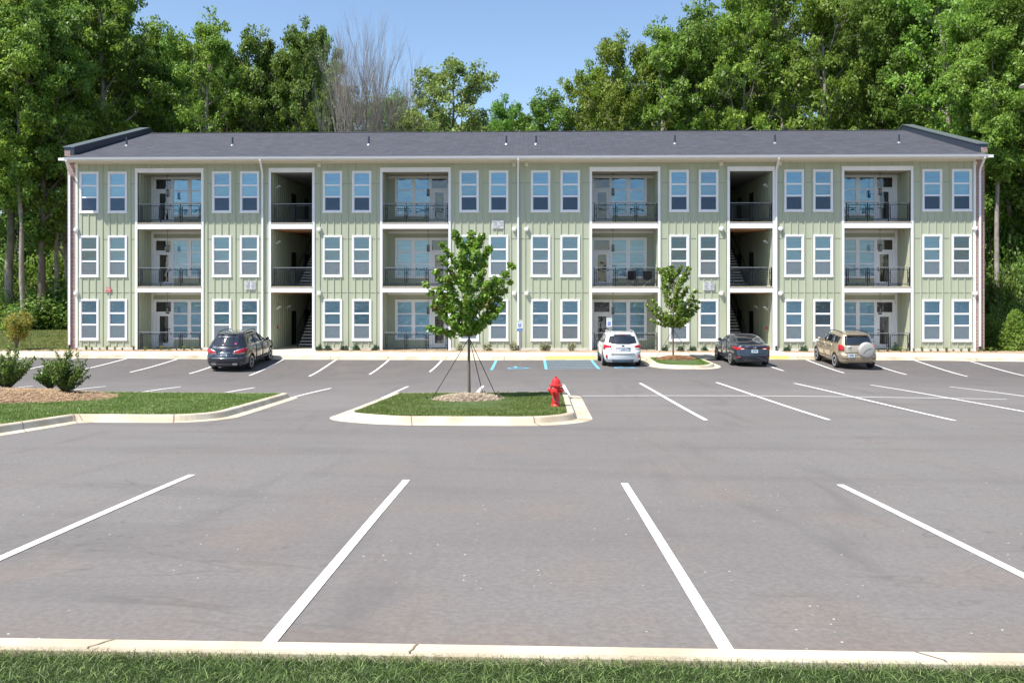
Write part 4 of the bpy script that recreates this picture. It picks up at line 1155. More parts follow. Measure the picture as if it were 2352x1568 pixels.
# ------------------------------------------------------------------ cars
def smooth_rows(A, it=2):
    A = A.copy()
    for _ in range(it):
        B_ = A.copy(); B_[1:-1] = (A[:-2] + 2 * A[1:-1] + A[2:]) / 4; A = B_
    return A
class Car:
    """body as stacked plan outlines: rows (z, y_rear, y_front, half width, rear radius, front radius, rear crown)"""
    def __init__(s, rows, arches, R, paint, per=5):
        A = np.array(rows, float); t = np.arange(len(A)); tt = np.linspace(0, len(A) - 1, (len(A) - 1) * per + 1)
        s.A = smooth_rows(np.stack([np.interp(tt, t, A[:, k]) for k in range(7)], 1), 2)
        s.arches, s.R, s.paint = arches, R, paint
    def par(s, z):
        zz = np.maximum.accumulate(s.A[:, 0]) + np.arange(len(s.A)) * 1e-7
        return [float(np.interp(z, zz, s.A[:, k])) for k in range(1, 7)]
    @staticmethod
    def hwy(y, yr, yf, hw):
        m = (yr + yf) / 2; h = (yf - yr) / 2
        return hw * (1 - 0.07 * abs((y - m) / h) ** 3)
    def outline(s, row, n=14, nc=6, nr=12):
        z, yr, yf, hw, rr, rf, cr = row
        rr = min(rr, hw * .9); rf = min(rf, hw * .9)
        P = []
        for k in range(n):
            y = yr + rr + (yf - rf - yr - rr) * k / (n - 1); P.append((s.hwy(y, yr, yf, hw), y))
        hf = s.hwy(yf, yr, yf, hw); hr = s.hwy(yr, yr, yf, hw)
        for k in range(1, nc):
            t = PI / 2 * k / nc; P.append((s.hwy(yf - rf + rf * math.sin(t), yr, yf, hw) - rf + rf * math.cos(t), yf - rf + rf * math.sin(t)))
        for k in range(nr + 1):
            x = (hf - rf) * (1 - 2 * k / nr); P.append((x, yf + 0.10 * (1 - (x / hw) ** 2)))
        R_ = P[n:n + nc - 1]
        for x, y in R_[::-1]: P.append((-x, y))
        for x, y in P[:n][::-1]: P.append((-x, y))
        Q = []
        for k in range(1, nc):
            t = PI / 2 * k / nc; y = yr + rr - rr * math.sin(t); Q.append((-(s.hwy(y, yr, yf, hw) - rr + rr * math.cos(t)), y))
        for k in range(nr + 1):
            x = -(hr - rr) * (1 - 2 * k / nr); Q.append((x, yr - cr * (1 - (x / (hr - rr + 1e-6)) ** 2)))
        for x, y in Q[:nc - 1][::-1]: Q.append((-x, y))
        return P + Q
    def side(s, y, z, off=0.0, sg=1):
        yr, yf, hw, rr, rf, cr = s.par(z)
        x = s.hwy(y, yr, yf, hw)
        if y < yr + rr: d = min((yr + rr - y) / rr, 1); x = x - rr + rr * math.sqrt(max(1 - d * d, 0))
        if y > yf - rf: d = min((y - yf + rf) / rf, 1); x = x - rf + rf * math.sqrt(max(1 - d * d, 0))
        return (sg * (x + off), y, z)
    def rear(s, x, z, off=0.0):
        yr, yf, hw, rr, rf, cr = s.par(z)
        h = s.hwy(yr, yr, yf, hw); fl = h - rr; ax = abs(x)
        if ax <= fl: y = yr - cr * (1 - (ax / fl) ** 2)
        else: d = min((ax - fl) / rr, 1); y = yr + rr * (1 - math.sqrt(max(1 - d * d, 0)))
        z0, z1 = z - .03, z + .03
        dy = s.par(z1)[0] - s.par(z0)[0]; L = math.hypot(dy, .06)
        return (x + (math.copysign(off * .7, x) if ax > fl + rr * .5 else 0), y - off * .06 / L, z + off * dy / L)
    def body(s, root):
        rows = [s.outline(r) for r in s.A]; n = len(rows[0]); vs = []; fs = []
        for r, row in zip(rows, s.A): vs += [(x, y, row[0]) for x, y in r]
        for i in range(len(rows) - 1):
            for k in range(n): fs.append((i * n + k, i * n + (k + 1) % n, (i + 1) * n + (k + 1) % n, (i + 1) * n + k))
        fs.append(tuple(range(n))[::-1]); fs.append(tuple(range((len(rows) - 1) * n, len(rows) * n)))
        me = MB().add(vs, fs).mesh('body', True); me.materials.append(s.paint); me.materials.append(black)
        o = bpy.data.objects.new('body', me); COL.objects.link(o)
        cm = MB()
        for y in s.arches:
            for sg in (-1, 1):
                cm.lathe([(s.R, 0), (s.R, .34)], (sg * 1.10 - (.34 if sg > 0 else 0), y, s.R - .06), 'x', 28)
        cme = cm.mesh('cut'); cme.materials.append(s.paint); cme.materials.append(black)
        for p in cme.polygons: p.material_index = 1
        c = bpy.data.objects.new('cut', cme); COL.objects.link(c)
        b = o.modifiers.new('b', 'BOOLEAN'); b.operation = 'DIFFERENCE'; b.object = c; b.solver = 'EXACT'
        dg = bpy.context.evaluated_depsgraph_get(); nm = bpy.data.meshes.new_from_object(o.evaluated_get(dg))
        bpy.data.objects.remove(o); bpy.data.objects.remove(c)
        if len(nm.polygons) < 100: nm = me
        nm.name = 'body'
        try: nm.set_sharp_from_angle(angle=math.radians(35))
        except Exception: pass
        return link('body', nm, None, root)
    def patch(s, name, kind, lo, hi, m, root, off=0.006, sg=1, nz=6, nx=5):
        """surface patch between a lower and an upper polyline given in (y,z) for the side or (x,z) for the rear"""
        def dens(pl):
            out = []
            for a, b in zip(pl[:-1], pl[1:]):
                for k in range(nx): t = k / nx; out.append((a[0] + (b[0] - a[0]) * t, a[1] + (b[1] - a[1]) * t))
            return out + [pl[-1]]
        lo, hi = dens(lo), dens(hi); vs = []; fs = []; n = len(lo)
        for j in range(nz + 1):
            for a, b in zip(lo, hi):
                t = j / nz; p, z = a[0] + (b[0] - a[0]) * t, a[1] + (b[1] - a[1]) * t
                vs.append(s.side(p, z, off, sg) if kind == 'side' else s.rear(p, z, off))
        for j in range(nz):
            for k in range(n - 1): fs.append((j * n + k, j * n + k + 1, (j + 1) * n + k + 1, (j + 1) * n + k))
        # skirt so the patch has thickness
        o = MB().add(vs, fs).build(name, m, root, smooth=True)
        sd = o.modifiers.new('solid', 'SOLIDIFY'); sd.thickness = 0.012; sd.offset = 0
        return o
def wheel(root, x, y, r, sg, spokes, w_=.22, rimf=.66):
    e = MB().lathe([(r * rimf, -w_ / 2), (r * .93, -w_ / 2), (r, -w_ / 2 + .035), (r, w_ / 2 - .035), (r * .93, w_ / 2), (r * rimf, w_ / 2)], (0, 0, 0), 'x', 28)
    t = e.build('wheel', rubber, root, smooth=False, loc=(x, y, r))
    m_ = MB(); xo = sg * (w_ / 2 - .01)
    m_.lathe([(r * rimf * 1.0, xo - sg * .08), (r * rimf * .95, xo - sg * .05), (.02, xo - sg * .06)], (0, 0, 0), 'x', 24, mi=0)
    m_.lathe([(r * rimf * 1.0, xo - sg * .05), (r * rimf * 1.04, xo + sg * .014), (r * rimf * .90, xo + sg * .014), (r * rimf * .88, xo - sg * .03)], (0, 0, 0), 'x', 24, mi=1, cap=False)
    for k in range(spokes):
        a = 2 * PI * k / spokes; ca, sa = math.cos(a), math.sin(a)
        def q(rad, wd, dx): return [(xo + dx, rad * ca - wd * sa, rad * sa + wd * ca), (xo + dx, rad * ca + wd * sa, rad * sa - wd * ca)]
        p = q(.03, .035, sg * .002) + q(r * rimf * .92, .030 if spokes > 6 else .055, sg * .006)
        p2 = [(v[0] - sg * .03, v[1], v[2]) for v in p]
        m_.add(p + p2, [(0, 1, 3, 2), (4, 6, 7, 5), (0, 2, 6, 4), (1, 5, 7, 3)], 1)
    m_.lathe([(.05, xo - sg * .02), (.045, xo + sg * .012), (.02, xo + sg * .014)], (0, 0, 0), 'x', 12, mi=1)
    m_.build('rim', [mat('rim_shadow', (0.05, 0.05, 0.055), .5), alloy], t)
def ellip(c, n, rx, rz, plane='y'): return [(c[0] + rx * math.cos(2 * PI * k / n), c[1], c[2] + rz * math.sin(2 * PI * k / n)) for k in range(n)]
def ring(root, c, rx, rz, wd, m, name='emblem', bars=()):
    mb = MB(); n = 20; a = ellip(c, n, rx, rz); b = ellip(c, n, rx - wd, rz - wd)
    for k in range(n): mb.quad(a[k], a[(k + 1) % n], b[(k + 1) % n], b[k])
    for p, q, w2 in bars: mb.tube([(c[0] + p[0], c[1], c[2] + p[1]), (c[0] + q[0], c[1], c[2] + q[1])], w2, 5)
    return mb.build(name, m, root)
lampred = mat('lamp_red', (0.40, 0.006, 0.010), 0.3, coat=.3); lampclear = mat('lamp_clear', (0.75, 0.72, 0.72), 0.12, coat=1.0)
carglass = mat('tinted_glass', (0.012, 0.016, 0.02), 0.03, spec=0.9, coat=0.6)
plateb = mat('plate', (0.45, 0.58, 0.68), 0.4, col2=(0.65, 0.70, 0.72), scale=9); plateink = mat('plate_ink', (0.12, 0.16, 0.22), .5)
cladm = mat('grey_cladding', (0.06, 0.06, 0.065), 0.55)
def plate(root, C, x, z, m=plateb, off=.02):
    y = C.rear(x, z, 0)[1]
    m_ = MB().box(x - .155, x + .155, y - off - .012, y - off, z - .078, z + .078)
    o = m_.build('licence_plate', m, root)
    q = MB()
    for k in range(6): q.box(x - .10 + k * .036, x - .078 + k * .036, y - off - .016, y - off - .012, z - .03, z + .03)
    q.box(x - .1, x + .1, y - off - .016, y - off - .012, z + .05, z + .06)
    q.build('plate_characters', plateink, o)
def mirror(root, C, y, z, sg, m):
    x = C.side(y, z, 0, sg)[0]
    mb = MB().lathe([(.02, -.05), (.085, -.04), (.105, .0), (.09, .07), (.03, .12)], (x + sg * .13, y, z + .04), 'y', 12)
    mb.v = [(v[0], v[1], z + .04 + (v[2] - z - .04) * .75) for v in mb.v]
    mb.box(x - sg * .02, x + sg * .10, y - .03, y + .03, z - .03, z + .01)
    mb.build('wing_mirror', m, root, smooth=True)
def rails(root, C, y0, y1, zt_, xr, m, sgs=(-1, 1)):
    for sg in sgs:
        MB().tube([(sg * xr, y0, zt_ - .05), (sg * xr, y0 + .12, zt_ + .03), (sg * xr, (y0 + y1) / 2, zt_ + .055), (sg * xr, y1 - .12, zt_ + .03), (sg * xr, y1, zt_ - .05)], .02, 6).build('roof_rail', m, root)
def handle(parent, C, y, z, sg, m):
    p = C.side(y, z, .02, sg)
    MB().box(p[0] - .015, p[0] + .015, y - .1, y + .1, z - .015, z + .018).build('door_handle', m, parent, bevel=.005)
def carroot(name, x, yc, rz, label, cat):
    z = [ztf(x, yc - 1.4), ztf(x, yc + 1.4)]
    r = empty(name, (x, yc, (z[0] + z[1]) / 2 + .008), rz, label=label, cat=cat)
    r.rotation_euler = (math.atan2(z[1] - z[0], 2.8), 0, rz)
    return r

# --- dark grey seven-seat crossover, left
paint1 = mat('graphite_paint', (0.035, 0.038, 0.050), 0.28, metal=0.6, coat=1.0)
r = carroot('parked_suv', -14.5, 42.95, 0.0, 'dark grey crossover SUV with oval badge and chrome trimmed red tail lamps', 'car')
C = Car([(0.24,-2.42,2.30,.86,.30,.45,.06),(0.34,-2.54,2.42,.94,.34,.5,.08),(0.55,-2.58,2.46,.97,.36,.55,.10),(0.72,-2.56,2.44,.985,.36,.6,.10),(0.80,-2.50,2.42,.985,.36,.6,.10),(0.98,-2.46,2.30,.98,.36,.6,.10),(1.10,-2.42,1.95,.96,.36,.6,.09),(1.18,-2.37,1.20,.92,.36,.5,.09),(1.42,-2.16,.72,.82,.34,.4,.09),(1.66,-1.98,.28,.70,.30,.35,.08),(1.74,-1.86,.02,.62,.28,.35,.06),(1.79,-1.62,-.3,.45,.25,.3,.04),(1.80,-1.2,-.5,.2,.15,.15,.02)], (-1.5, 1.5), .43, paint1)
C.body(r)
C.patch('rear_window', 'rear', [(-.66,1.24),(-.3,1.19),(.3,1.19),(.66,1.24)], [(-.56,1.56),(-.25,1.60),(.25,1.60),(.56,1.56)], carglass, r)
for sg in (-1, 1):
    C.patch('side_window', 'side', [(-1.80,1.28),(-1.45,1.20),(-.95,1.19)], [(-1.50,1.54),(-1.2,1.60),(-.85,1.63)], carglass, r, sg=sg)
    C.patch('side_window', 'side', [(-.88,1.19),(.02,1.18)], [(-.78,1.63),(-.05,1.63)], carglass, r, sg=sg)
    C.patch('side_window', 'side', [(.08,1.18),(1.0,1.19)], [(.02,1.63),(.30,1.60)], carglass, r, sg=sg)
    w_ = C.patch('window_trim', 'side', [(-1.86,1.24),(-1.45,1.165),(1.05,1.165)], [(-1.84,1.27),(-1.45,1.19),(1.05,1.185)], chrome, r, sg=sg, nz=1)
    for a_, b_ in ((-.92, .0), (.05, 1.08)):
        d_ = C.patch('door', 'side', [(a_ + .02, .42), (b_, .42)], [(a_ + .02, 1.15), (b_, 1.15)], paint1, r, sg=sg, off=.001)
        handle(d_, C, a_ + .18, 1.02, sg, chrome)
    C.patch('tail_lamp', 'rear', [(sg * .42, .90), (sg * .70, .88), (sg * .90, .92)], [(sg * .46, .97), (sg * .70, 1.06), (sg * .90, 1.10)], lampred, r, off=.02)
    C.patch('tail_lamp', 'side', [(-2.20, .93), (-1.98, .97)], [(-2.18, 1.11), (-1.98, 1.08)], lampred, r, sg=sg, off=.014)
    C.patch('lamp_trim', 'rear', [(sg * .39, .87), (sg * .70, .855), (sg * .92, .90)], [(sg * .43, 1.0), (sg * .70, 1.09), (sg * .92, 1.13)], chrome, r, off=.006)
    MB().box(sg * .50 - .11, sg * .50 + .11, -2.60, -2.5, .36, .43).build('exhaust', chrome, r)
    mirror(r, C, .78, 1.2, sg, paint1)
C.patch('chrome_strip', 'rear', [(-.80, .665), (.80, .665)], [(-.80, .69), (.80, .69)], chrome, r, off=.012, nz=1)
C.patch('lower_bumper', 'rear', [(-.74, .27), (.74, .27)], [(-.78, .40), (.78, .40)], cladm, r, off=.01)
C.patch('tailgate', 'rear', [(-.74, .74), (.74, .74)], [(-.76, .86), (.76, .86)], paint1, r, off=.006)
C.patch('handle_bar', 'rear', [(-.30, .915), (.30, .915)], [(-.28, .945), (.28, .945)], chrome, r, off=.02, nz=1)
yy = C.rear(0, 1.07, .03)[1]
ring(r, (0, yy - .01, 1.07), .09, .09, .022, chrome, bars=(((-.05, .04), (.0, -.05), .012), ((0, .05), (.04, -.03), .012)))
plate(r, C, 0, .80)
C.patch('sticker', 'rear', [(.42, 1.27), (.50, 1.27)], [(.42, 1.33), (.49, 1.33)], mat('pink_sticker', (0.7, 0.05, 0.25), .5), r, off=.02, nz=1)
rails(r, C, -1.7, .1, 1.78, .60, black)
MB().box(-.35, .35, -1.98, -1.86, 1.71, 1.755).build('spoiler', paint1, r, bevel=.01)
for sg in (-1, 1):
    for y_ in (-1.5, 1.5): wheel(r, sg * .84, y_, .375, sg, 9)

# --- white wagon
paint2 = mat('white_pearl_paint', (0.74, 0.74, 0.72), 0.3, coat=1.0)
r = carroot('parked_wagon', 4.27, 42.95, 0.0, 'white station wagon with dark blue oval badge parked in the accessible bay', 'car')
C = Car([(0.22,-2.20,2.20,.80,.30,.5,.05),(0.34,-2.33,2.34,.87,.32,.5,.07),(0.56,-2.36,2.38,.90,.34,.6,.08),(0.74,-2.35,2.36,.915,.34,.6,.08),(0.80,-2.28,2.3,.91,.34,.6,.08),(0.98,-2.24,1.9,.895,.34,.6,.08),(1.06,-2.20,1.15,.87,.34,.5,.08),(1.28,-2.05,.68,.79,.32,.4,.08),(1.50,-1.88,.28,.70,.30,.35,.07),(1.57,-1.76,.02,.63,.26,.35,.05),(1.61,-1.5,-.3,.45,.25,.3,.04),(1.62,-1.1,-.5,.2,.15,.15,.02)], (-1.37, 1.37), .40, paint2)
C.body(r)
C.patch('rear_window', 'rear', [(-.66,1.12),(-.3,1.07),(.3,1.07),(.66,1.12)], [(-.58,1.42),(-.25,1.47),(.25,1.47),(.58,1.42)], carglass, r)
for sg in (-1, 1):
    C.patch('side_window', 'side', [(-1.75,1.13),(-.92,1.08)], [(-1.50,1.38),(-.86,1.48)], carglass, r, sg=sg)
    C.patch('side_window', 'side', [(-.85,1.08),(.0,1.07)], [(-.80,1.48),(-.05,1.49)], carglass, r, sg=sg)
    C.patch('side_window', 'side', [(.06,1.07),(.95,1.07)], [(.01,1.49),(.30,1.45)], carglass, r, sg=sg)
    for a_, b_ in ((-.90, .0), (.05, 1.02)):
        d_ = C.patch('door', 'side', [(a_ + .02, .40), (b_, .40)], [(a_ + .02, 1.04), (b_, 1.04)], paint2, r, sg=sg, off=.001)
        handle(d_, C, a_ + .18, .93, sg, paint2)
    C.patch('tail_lamp', 'rear', [(sg * .52, .92), (sg * .88, .80)], [(sg * .56, 1.0), (sg * .86, 1.04)], lampred, r, off=.018)
    C.patch('tail_lamp', 'side', [(-2.05, .84), (-1.88, .90)], [(-2.05, 1.03), (-1.85, 1.03)], lampred, r, sg=sg, off=.012)
    C.patch('reverse_lamp', 'rear', [(sg * .50, .84), (sg * .78, .83)], [(sg * .52, .90), (sg * .80, .87)], lampclear, r, off=.024)
    C.patch('reflector', 'rear', [(sg * .72, .42), (sg * .78, .42)], [(sg * .72, .58), (sg * .78, .58)], lampred, r, off=.02)
    mirror(r, C, .72, 1.08, sg, cladm)
    C.patch('rocker_cladding', 'side', [(-.95, .24), (.95, .24)], [(-.95, .36), (.95, .36)], cladm, r, sg=sg, off=.01, nz=2)
C.patch('lower_bumper', 'rear', [(-.76, .24), (.76, .24)], [(-.82, .37), (.82, .37)], mat('silver_grey_bumper', (0.16, 0.17, 0.2), .5), r, off=.012)
C.patch('bumper_step', 'rear', [(-.55, .60), (.55, .60)], [(-.55, .63), (.55, .63)], cladm, r, off=.012, nz=1)
C.patch('plate_recess', 'rear', [(-.36, .74), (.36, .74)], [(-.34, .90), (.34, .90)], mat('recess_grey', (0.30, 0.33, 0.38), .5), r, off=.006)
C.patch('garnish', 'rear', [(-.36, .90), (.36, .90)], [(-.36, .93), (.36, .93)], paint2, r, off=.03, nz=1)
yy = C.rear(0, 1.0, .03)[1]
em = MB().lathe([(.07, -.0), (.07, -.01)], (0, 0, 0), 'y', 20); em.v = [(x, y + yy, 1.0 + z * .55) for x, y, z in em.v]; em.build('emblem', mat('badge_blue', (0.02, 0.05, 0.15), .2), r)
ring(r, (0, yy - .014, 1.0), .078, .044, .01, chrome)
plate(r, C, 0, .80)
rails(r, C, -1.6, .1, 1.59, .60, alloy)
MB().box(-.42, .42, -1.96, -1.80, 1.52, 1.555).build('spoiler', paint2, r, bevel=.01)
MB().box(-.16, .16, -1.975, -1.955, 1.505, 1.53).build('brake_lamp', lampred, r)
for sg in (-1, 1):
    for y_ in (-1.37, 1.37): wheel(r, sg * .80, y_, .345, sg, 5)

# --- dark blue grey sedan
paint3 = mat('blue_grey_paint', (0.030, 0.042, 0.065), 0.26, metal=0.6, coat=1.0)
r = carroot('parked_sedan', 10.42, 43.35, math.radians(2.0), 'dark blue grey sedan with winged badge and narrow red tail lamps', 'car')
C = Car([(0.20,-2.12,2.10,.78,.30,.5,.06),(0.32,-2.24,2.24,.86,.34,.5,.09),(0.52,-2.27,2.30,.885,.36,.6,.11),(0.70,-2.24,2.28,.90,.38,.6,.12),(0.86,-2.22,2.1,.895,.38,.6,.12),(0.96,-2.24,1.7,.885,.40,.6,.12),(1.01,-2.20,1.25,.865,.40,.5,.12),(1.04,-1.90,1.05,.84,.36,.45,.10),(1.14,-1.52,.82,.80,.32,.4,.08),(1.30,-1.10,.45,.72,.30,.35,.06),(1.40,-.75,.15,.64,.28,.3,.05),(1.45,-.45,-.05,.50,.22,.25,.03),(1.46,-.3,-.2,.2,.1,.1,.02)], (-1.33, 1.37), .37, paint3)
C.body(r)
C.patch('rear_window', 'rear', [(-.66,1.07),(.66,1.07)], [(-.54,1.35),(.54,1.35)], carglass, r, nz=10, nx=14)
for sg in (-1, 1):
    C.patch('side_window', 'side', [(-1.30,1.10),(-.55,1.04)], [(-.80,1.30),(-.50,1.38)], carglass, r, sg=sg)
    C.patch('side_window', 'side', [(-.48,1.04),(.20,1.03)], [(-.44,1.38),(-.05,1.40)], carglass, r, sg=sg)
    C.patch('side_window', 'side', [(.26,1.03),(1.02,1.03)], [(.01,1.39),(.30,1.34)], carglass, r, sg=sg)
    for a_, b_ in ((-.75, .2), (.24, 1.08)):
        d_ = C.patch('door', 'side', [(a_ + .02, .38), (b_, .38)], [(a_ + .02, 1.0), (b_, 1.0)], paint3, r, sg=sg, off=.001)
        handle(d_, C, a_ + .18, .88, sg, paint3)
    C.patch('tail_lamp', 'rear', [(sg * .38, .86), (sg * .62, .80), (sg * .84, .80)], [(sg * .40, .89), (sg * .62, .92), (sg * .84, .96)], lampred, r, off=.014)
    C.patch('tail_lamp', 'side', [(-2.02, .82), (-1.66, .90)], [(-2.0, .96), (-1.66, .94)], lampred, r, sg=sg, off=.012)
    C.patch('reverse_lamp', 'rear', [(sg * .46, .83), (sg * .60, .82)], [(sg * .46, .87), (sg * .60, .87)], lampclear, r, off=.022, nz=1)
    C.patch('reflector', 'rear', [(sg * .62, .45), (sg * .80, .45)], [(sg * .62, .48), (sg * .80, .48)], lampred, r, off=.02, nz=1)
    mirror(r, C, .80, 1.06, sg, paint3)
C.patch('diffuser', 'rear', [(-.70, .22), (.70, .22)], [(-.76, .33), (.76, .33)], cladm, r, off=.008)
C.patch('bumper_line', 'rear', [(-.70, .63), (.70, .63)], [(-.70, .645), (.70, .645)], black, r, off=.006, nz=1)
yy = C.rear(0, .92, .03)[1]
ring(r, (0, yy - .01, .92), .085, .065, .014, chrome, bars=(((-.06, .03), (.0, -.015), .01), ((0, -.015), (.06, .03), .01)))
plate(r, C, 0, .76)
for sg in (-1, 1):
    for y_ in (-1.33, 1.37): wheel(r, sg * .79, y_, .33, sg, 5)

# --- gold compact SUV with spare wheel
paint4 = mat('champagne_paint', (0.43, 0.35, 0.24), 0.32, metal=0.55, coat=1.0)
r = carroot('parked_suv', 15.42, 43.13, 0.0, 'champagne gold compact SUV with a covered spare wheel on its back door', 'car')
C = Car([(0.28,-2.02,2.05,.80,.28,.45,.04),(0.38,-2.14,2.16,.88,.30,.5,.06),(0.58,-2.17,2.20,.91,.32,.55,.07),(0.70,-2.15,2.20,.92,.30,.6,.07),(0.74,-2.04,2.2,.92,.30,.6,.06),(0.98,-2.02,2.05,.91,.30,.6,.06),(1.08,-2.00,1.4,.89,.30,.5,.06),(1.16,-1.97,1.02,.86,.30,.5,.06),(1.40,-1.86,.70,.78,.28,.4,.06),(1.60,-1.74,.30,.70,.26,.35,.05),(1.66,-1.62,.05,.63,.24,.35,.04),(1.70,-1.4,-.2,.45,.2,.3,.03),(1.71,-1.0,-.4,.2,.15,.15,.02)], (-1.33, 1.33), .41, paint4)
C.body(r)
C.patch('rear_window', 'rear', [(-.66,1.15),(.66,1.15)], [(-.58,1.55),(.58,1.55)], carglass, r, nx=12)
for sg in (-1, 1):
    C.patch('side_window', 'side', [(-1.50,1.20),(-.98,1.17)], [(-1.66,1.50),(-.92,1.56)], carglass, r, sg=sg)
    C.patch('side_window', 'side', [(-.92,1.17),(.0,1.15)], [(-.86,1.56),(-.02,1.58)], carglass, r, sg=sg)
    C.patch('side_window', 'side', [(.06,1.15),(.95,1.15)], [(.04,1.58),(.38,1.52)], carglass, r, sg=sg)
    for a_, b_ in ((-.90, .02), (.07, 1.0)):
        d_ = C.patch('door', 'side', [(a_ + .02, .44), (b_, .44)], [(a_ + .02, 1.12), (b_, 1.12)], paint4, r, sg=sg, off=.001)
        handle(d_, C, a_ + .18, 1.0, sg, cladm)
    C.patch('tail_lamp', 'rear', [(sg * .70, .88), (sg * .86, .86)], [(sg * .68, 1.14), (sg * .85, 1.14)], lampred, r, off=.02)
    C.patch('tail_lamp', 'side', [(-1.92, .90), (-1.76, .96)], [(-1.90, 1.15), (-1.74, 1.13)], lampred, r, sg=sg, off=.012)
    C.patch('bumper_insert', 'rear', [(sg * .55, .52), (sg * .80, .52)], [(sg * .55, .55), (sg * .80, .55)], cladm, r, off=.012, nz=1)
    mirror(r, C, .74, 1.16, sg, paint4)
C.patch('lower_bumper', 'rear', [(-.70, .29), (.70, .29)], [(-.76, .34), (.76, .34)], cladm, r, off=.008)
C.patch('bumper_top', 'rear', [(-.84, .70), (.84, .70)], [(-.84, .725), (.84, .725)], cladm, r, off=.01, nz=1)
sp = MB().lathe([(.36, .0), (.385, -.05), (.385, -.16), (.36, -.21), (.28, -.235), (.02, -.24)], (.28, -2.10, .93), 'y', 32)
s_o = sp.build('spare_wheel_cover', mat('satin_silver', (0.42, 0.41, 0.38), .4, metal=.2), r, smooth=True)
s_o.modifiers.new('es', 'EDGE_SPLIT').split_angle = math.radians(50)
sw_ = MB().tube([(.08, -2.345, .80), (.20, -2.35, .95), (.34, -2.35, 1.02), (.50, -2.335, 1.03)], .008, 5); sw_.build('crease', mat('crease_grey', (0.12, 0.12, 0.12), .5), s_o)
MB().tube([(.28, -2.10, .93), (.28, -2.0, .93)], .1, 10).build('spare_bracket', black, r)
plate(r, C, -.42, .68, off=.05)
yy = C.rear(-.45, .96, .03)[1]
ring(r, (-.45, yy - .01, .96), .07, .048, .012, chrome, bars=(((-.05, .02), (.05, .02), .008),))
C.patch('door_handle', 'rear', [(-.52, 1.03), (-.36, 1.03)], [(-.52, 1.055), (-.36, 1.055)], cladm, r, off=.02, nz=1)
C.patch('tail_door', 'rear', [(-.64, .78), (.64, .78)], [(-.64, 1.12), (.64, 1.12)], mat('champagne_panel', (0.45, 0.40, 0.32), .34, metal=.5, coat=1), r, off=.004)
rails(r, C, -1.5, .15, 1.68, .60, black)
MB().box(-.5, .5, -1.86, -1.68, 1.61, 1.65).build('spoiler', paint4, r, bevel=.01)
for sg in (-1, 1):
    for y_ in (-1.33, 1.33): wheel(r, sg * .80, y_, .36, sg, 6)

# ------------------------------------------------------------------ hydrant
hr = empty('fire_hydrant', (0.58, 20.95, ztf(.58, 20.95) + .15), math.radians(-18), label='red fire hydrant on the grass at the right end of the middle island', cat='fire hydrant')
hred = mat('hydrant_red', (0.62, 0.02, 0.015), 0.32, coat=.5, col2=(0.55, 0.02, 0.015), scale=6)
MB().lathe([(.13, -.06), (.13, .02), (.115, .03), (.10, .05), (.098, .30), (.10, .46), (.12, .47), (.12, .49)], n=20).build('barrel', hred, hr, smooth=False)
MB().lathe([(.165, .49), (.17, .51), (.13, .53), (.125, .56), (.105, .62), (.06, .665), (.03, .68), (.028, .72), (.01, .722)], n=20).build('bonnet', hred, hr)
MB().lathe([(.075, 0), (.075, -.12), (.088, -.12), (.088, -.17), (.03, -.18), (.028, -.21)], (0, -.03, .37), 'y', 14).build('front_nozzle', hred, hr)
for sg in (-1, 1):
    MB().lathe([(.055, 0), (.055, sg * .12), (.068, sg * .12), (.068, sg * .17), (.022, sg * .18), (.022, sg * .21)], (0, 0, .39), 'x', 12).build('side_nozzle', hred, hr)
MB().tube([(-.06, -.14, .34), (-.03, -.16, .22), (.03, -.14, .12), (.09, -.09, .10)], .008, 5).build('chain', chrome, hr)
MB().lathe([(.035, 0), (.035, -.01)], (-.03, -.118, .44), 'y', 10).build('dial', wsg, hr)

# ------------------------------------------------------------------ lamp post at the right edge
lx, ly = 16.35, 27.0
lr = empty('street_lamp', (lx, ly, ztf(lx, ly)), label='tall lot lamp whose grey shallow head just reaches the right edge of the view', cat='street lamp')
hz_ = ZV(204, 27) - ztf(lx, ly)
MB().lathe([(.30, -.05), (.30, .70), (.27, .74)], n=20).build('concrete_base', kerbm, lr)
MB().tube([(0, 0, .7), (0, 0, hz_ + .1)], [.10, .07], 12).build('pole', railm, lr)
hd = MB().lathe([(.02, .14), (.12, .12), (.35, .06), (.42, .0), (.40, -.01)], n=24)
hd.v = [(x * 1.15 - .82, y * .8, z + hz_) for x, y, z in hd.v]
hd.build('lamp_head', mat('lamp_grey', (0.42, 0.41, 0.38), .4), lr, smooth=True)
MB().tube([(0, 0, hz_ + .06), (-.5, 0, hz_ + .10)], .035, 8).build('arm', railm, lr)

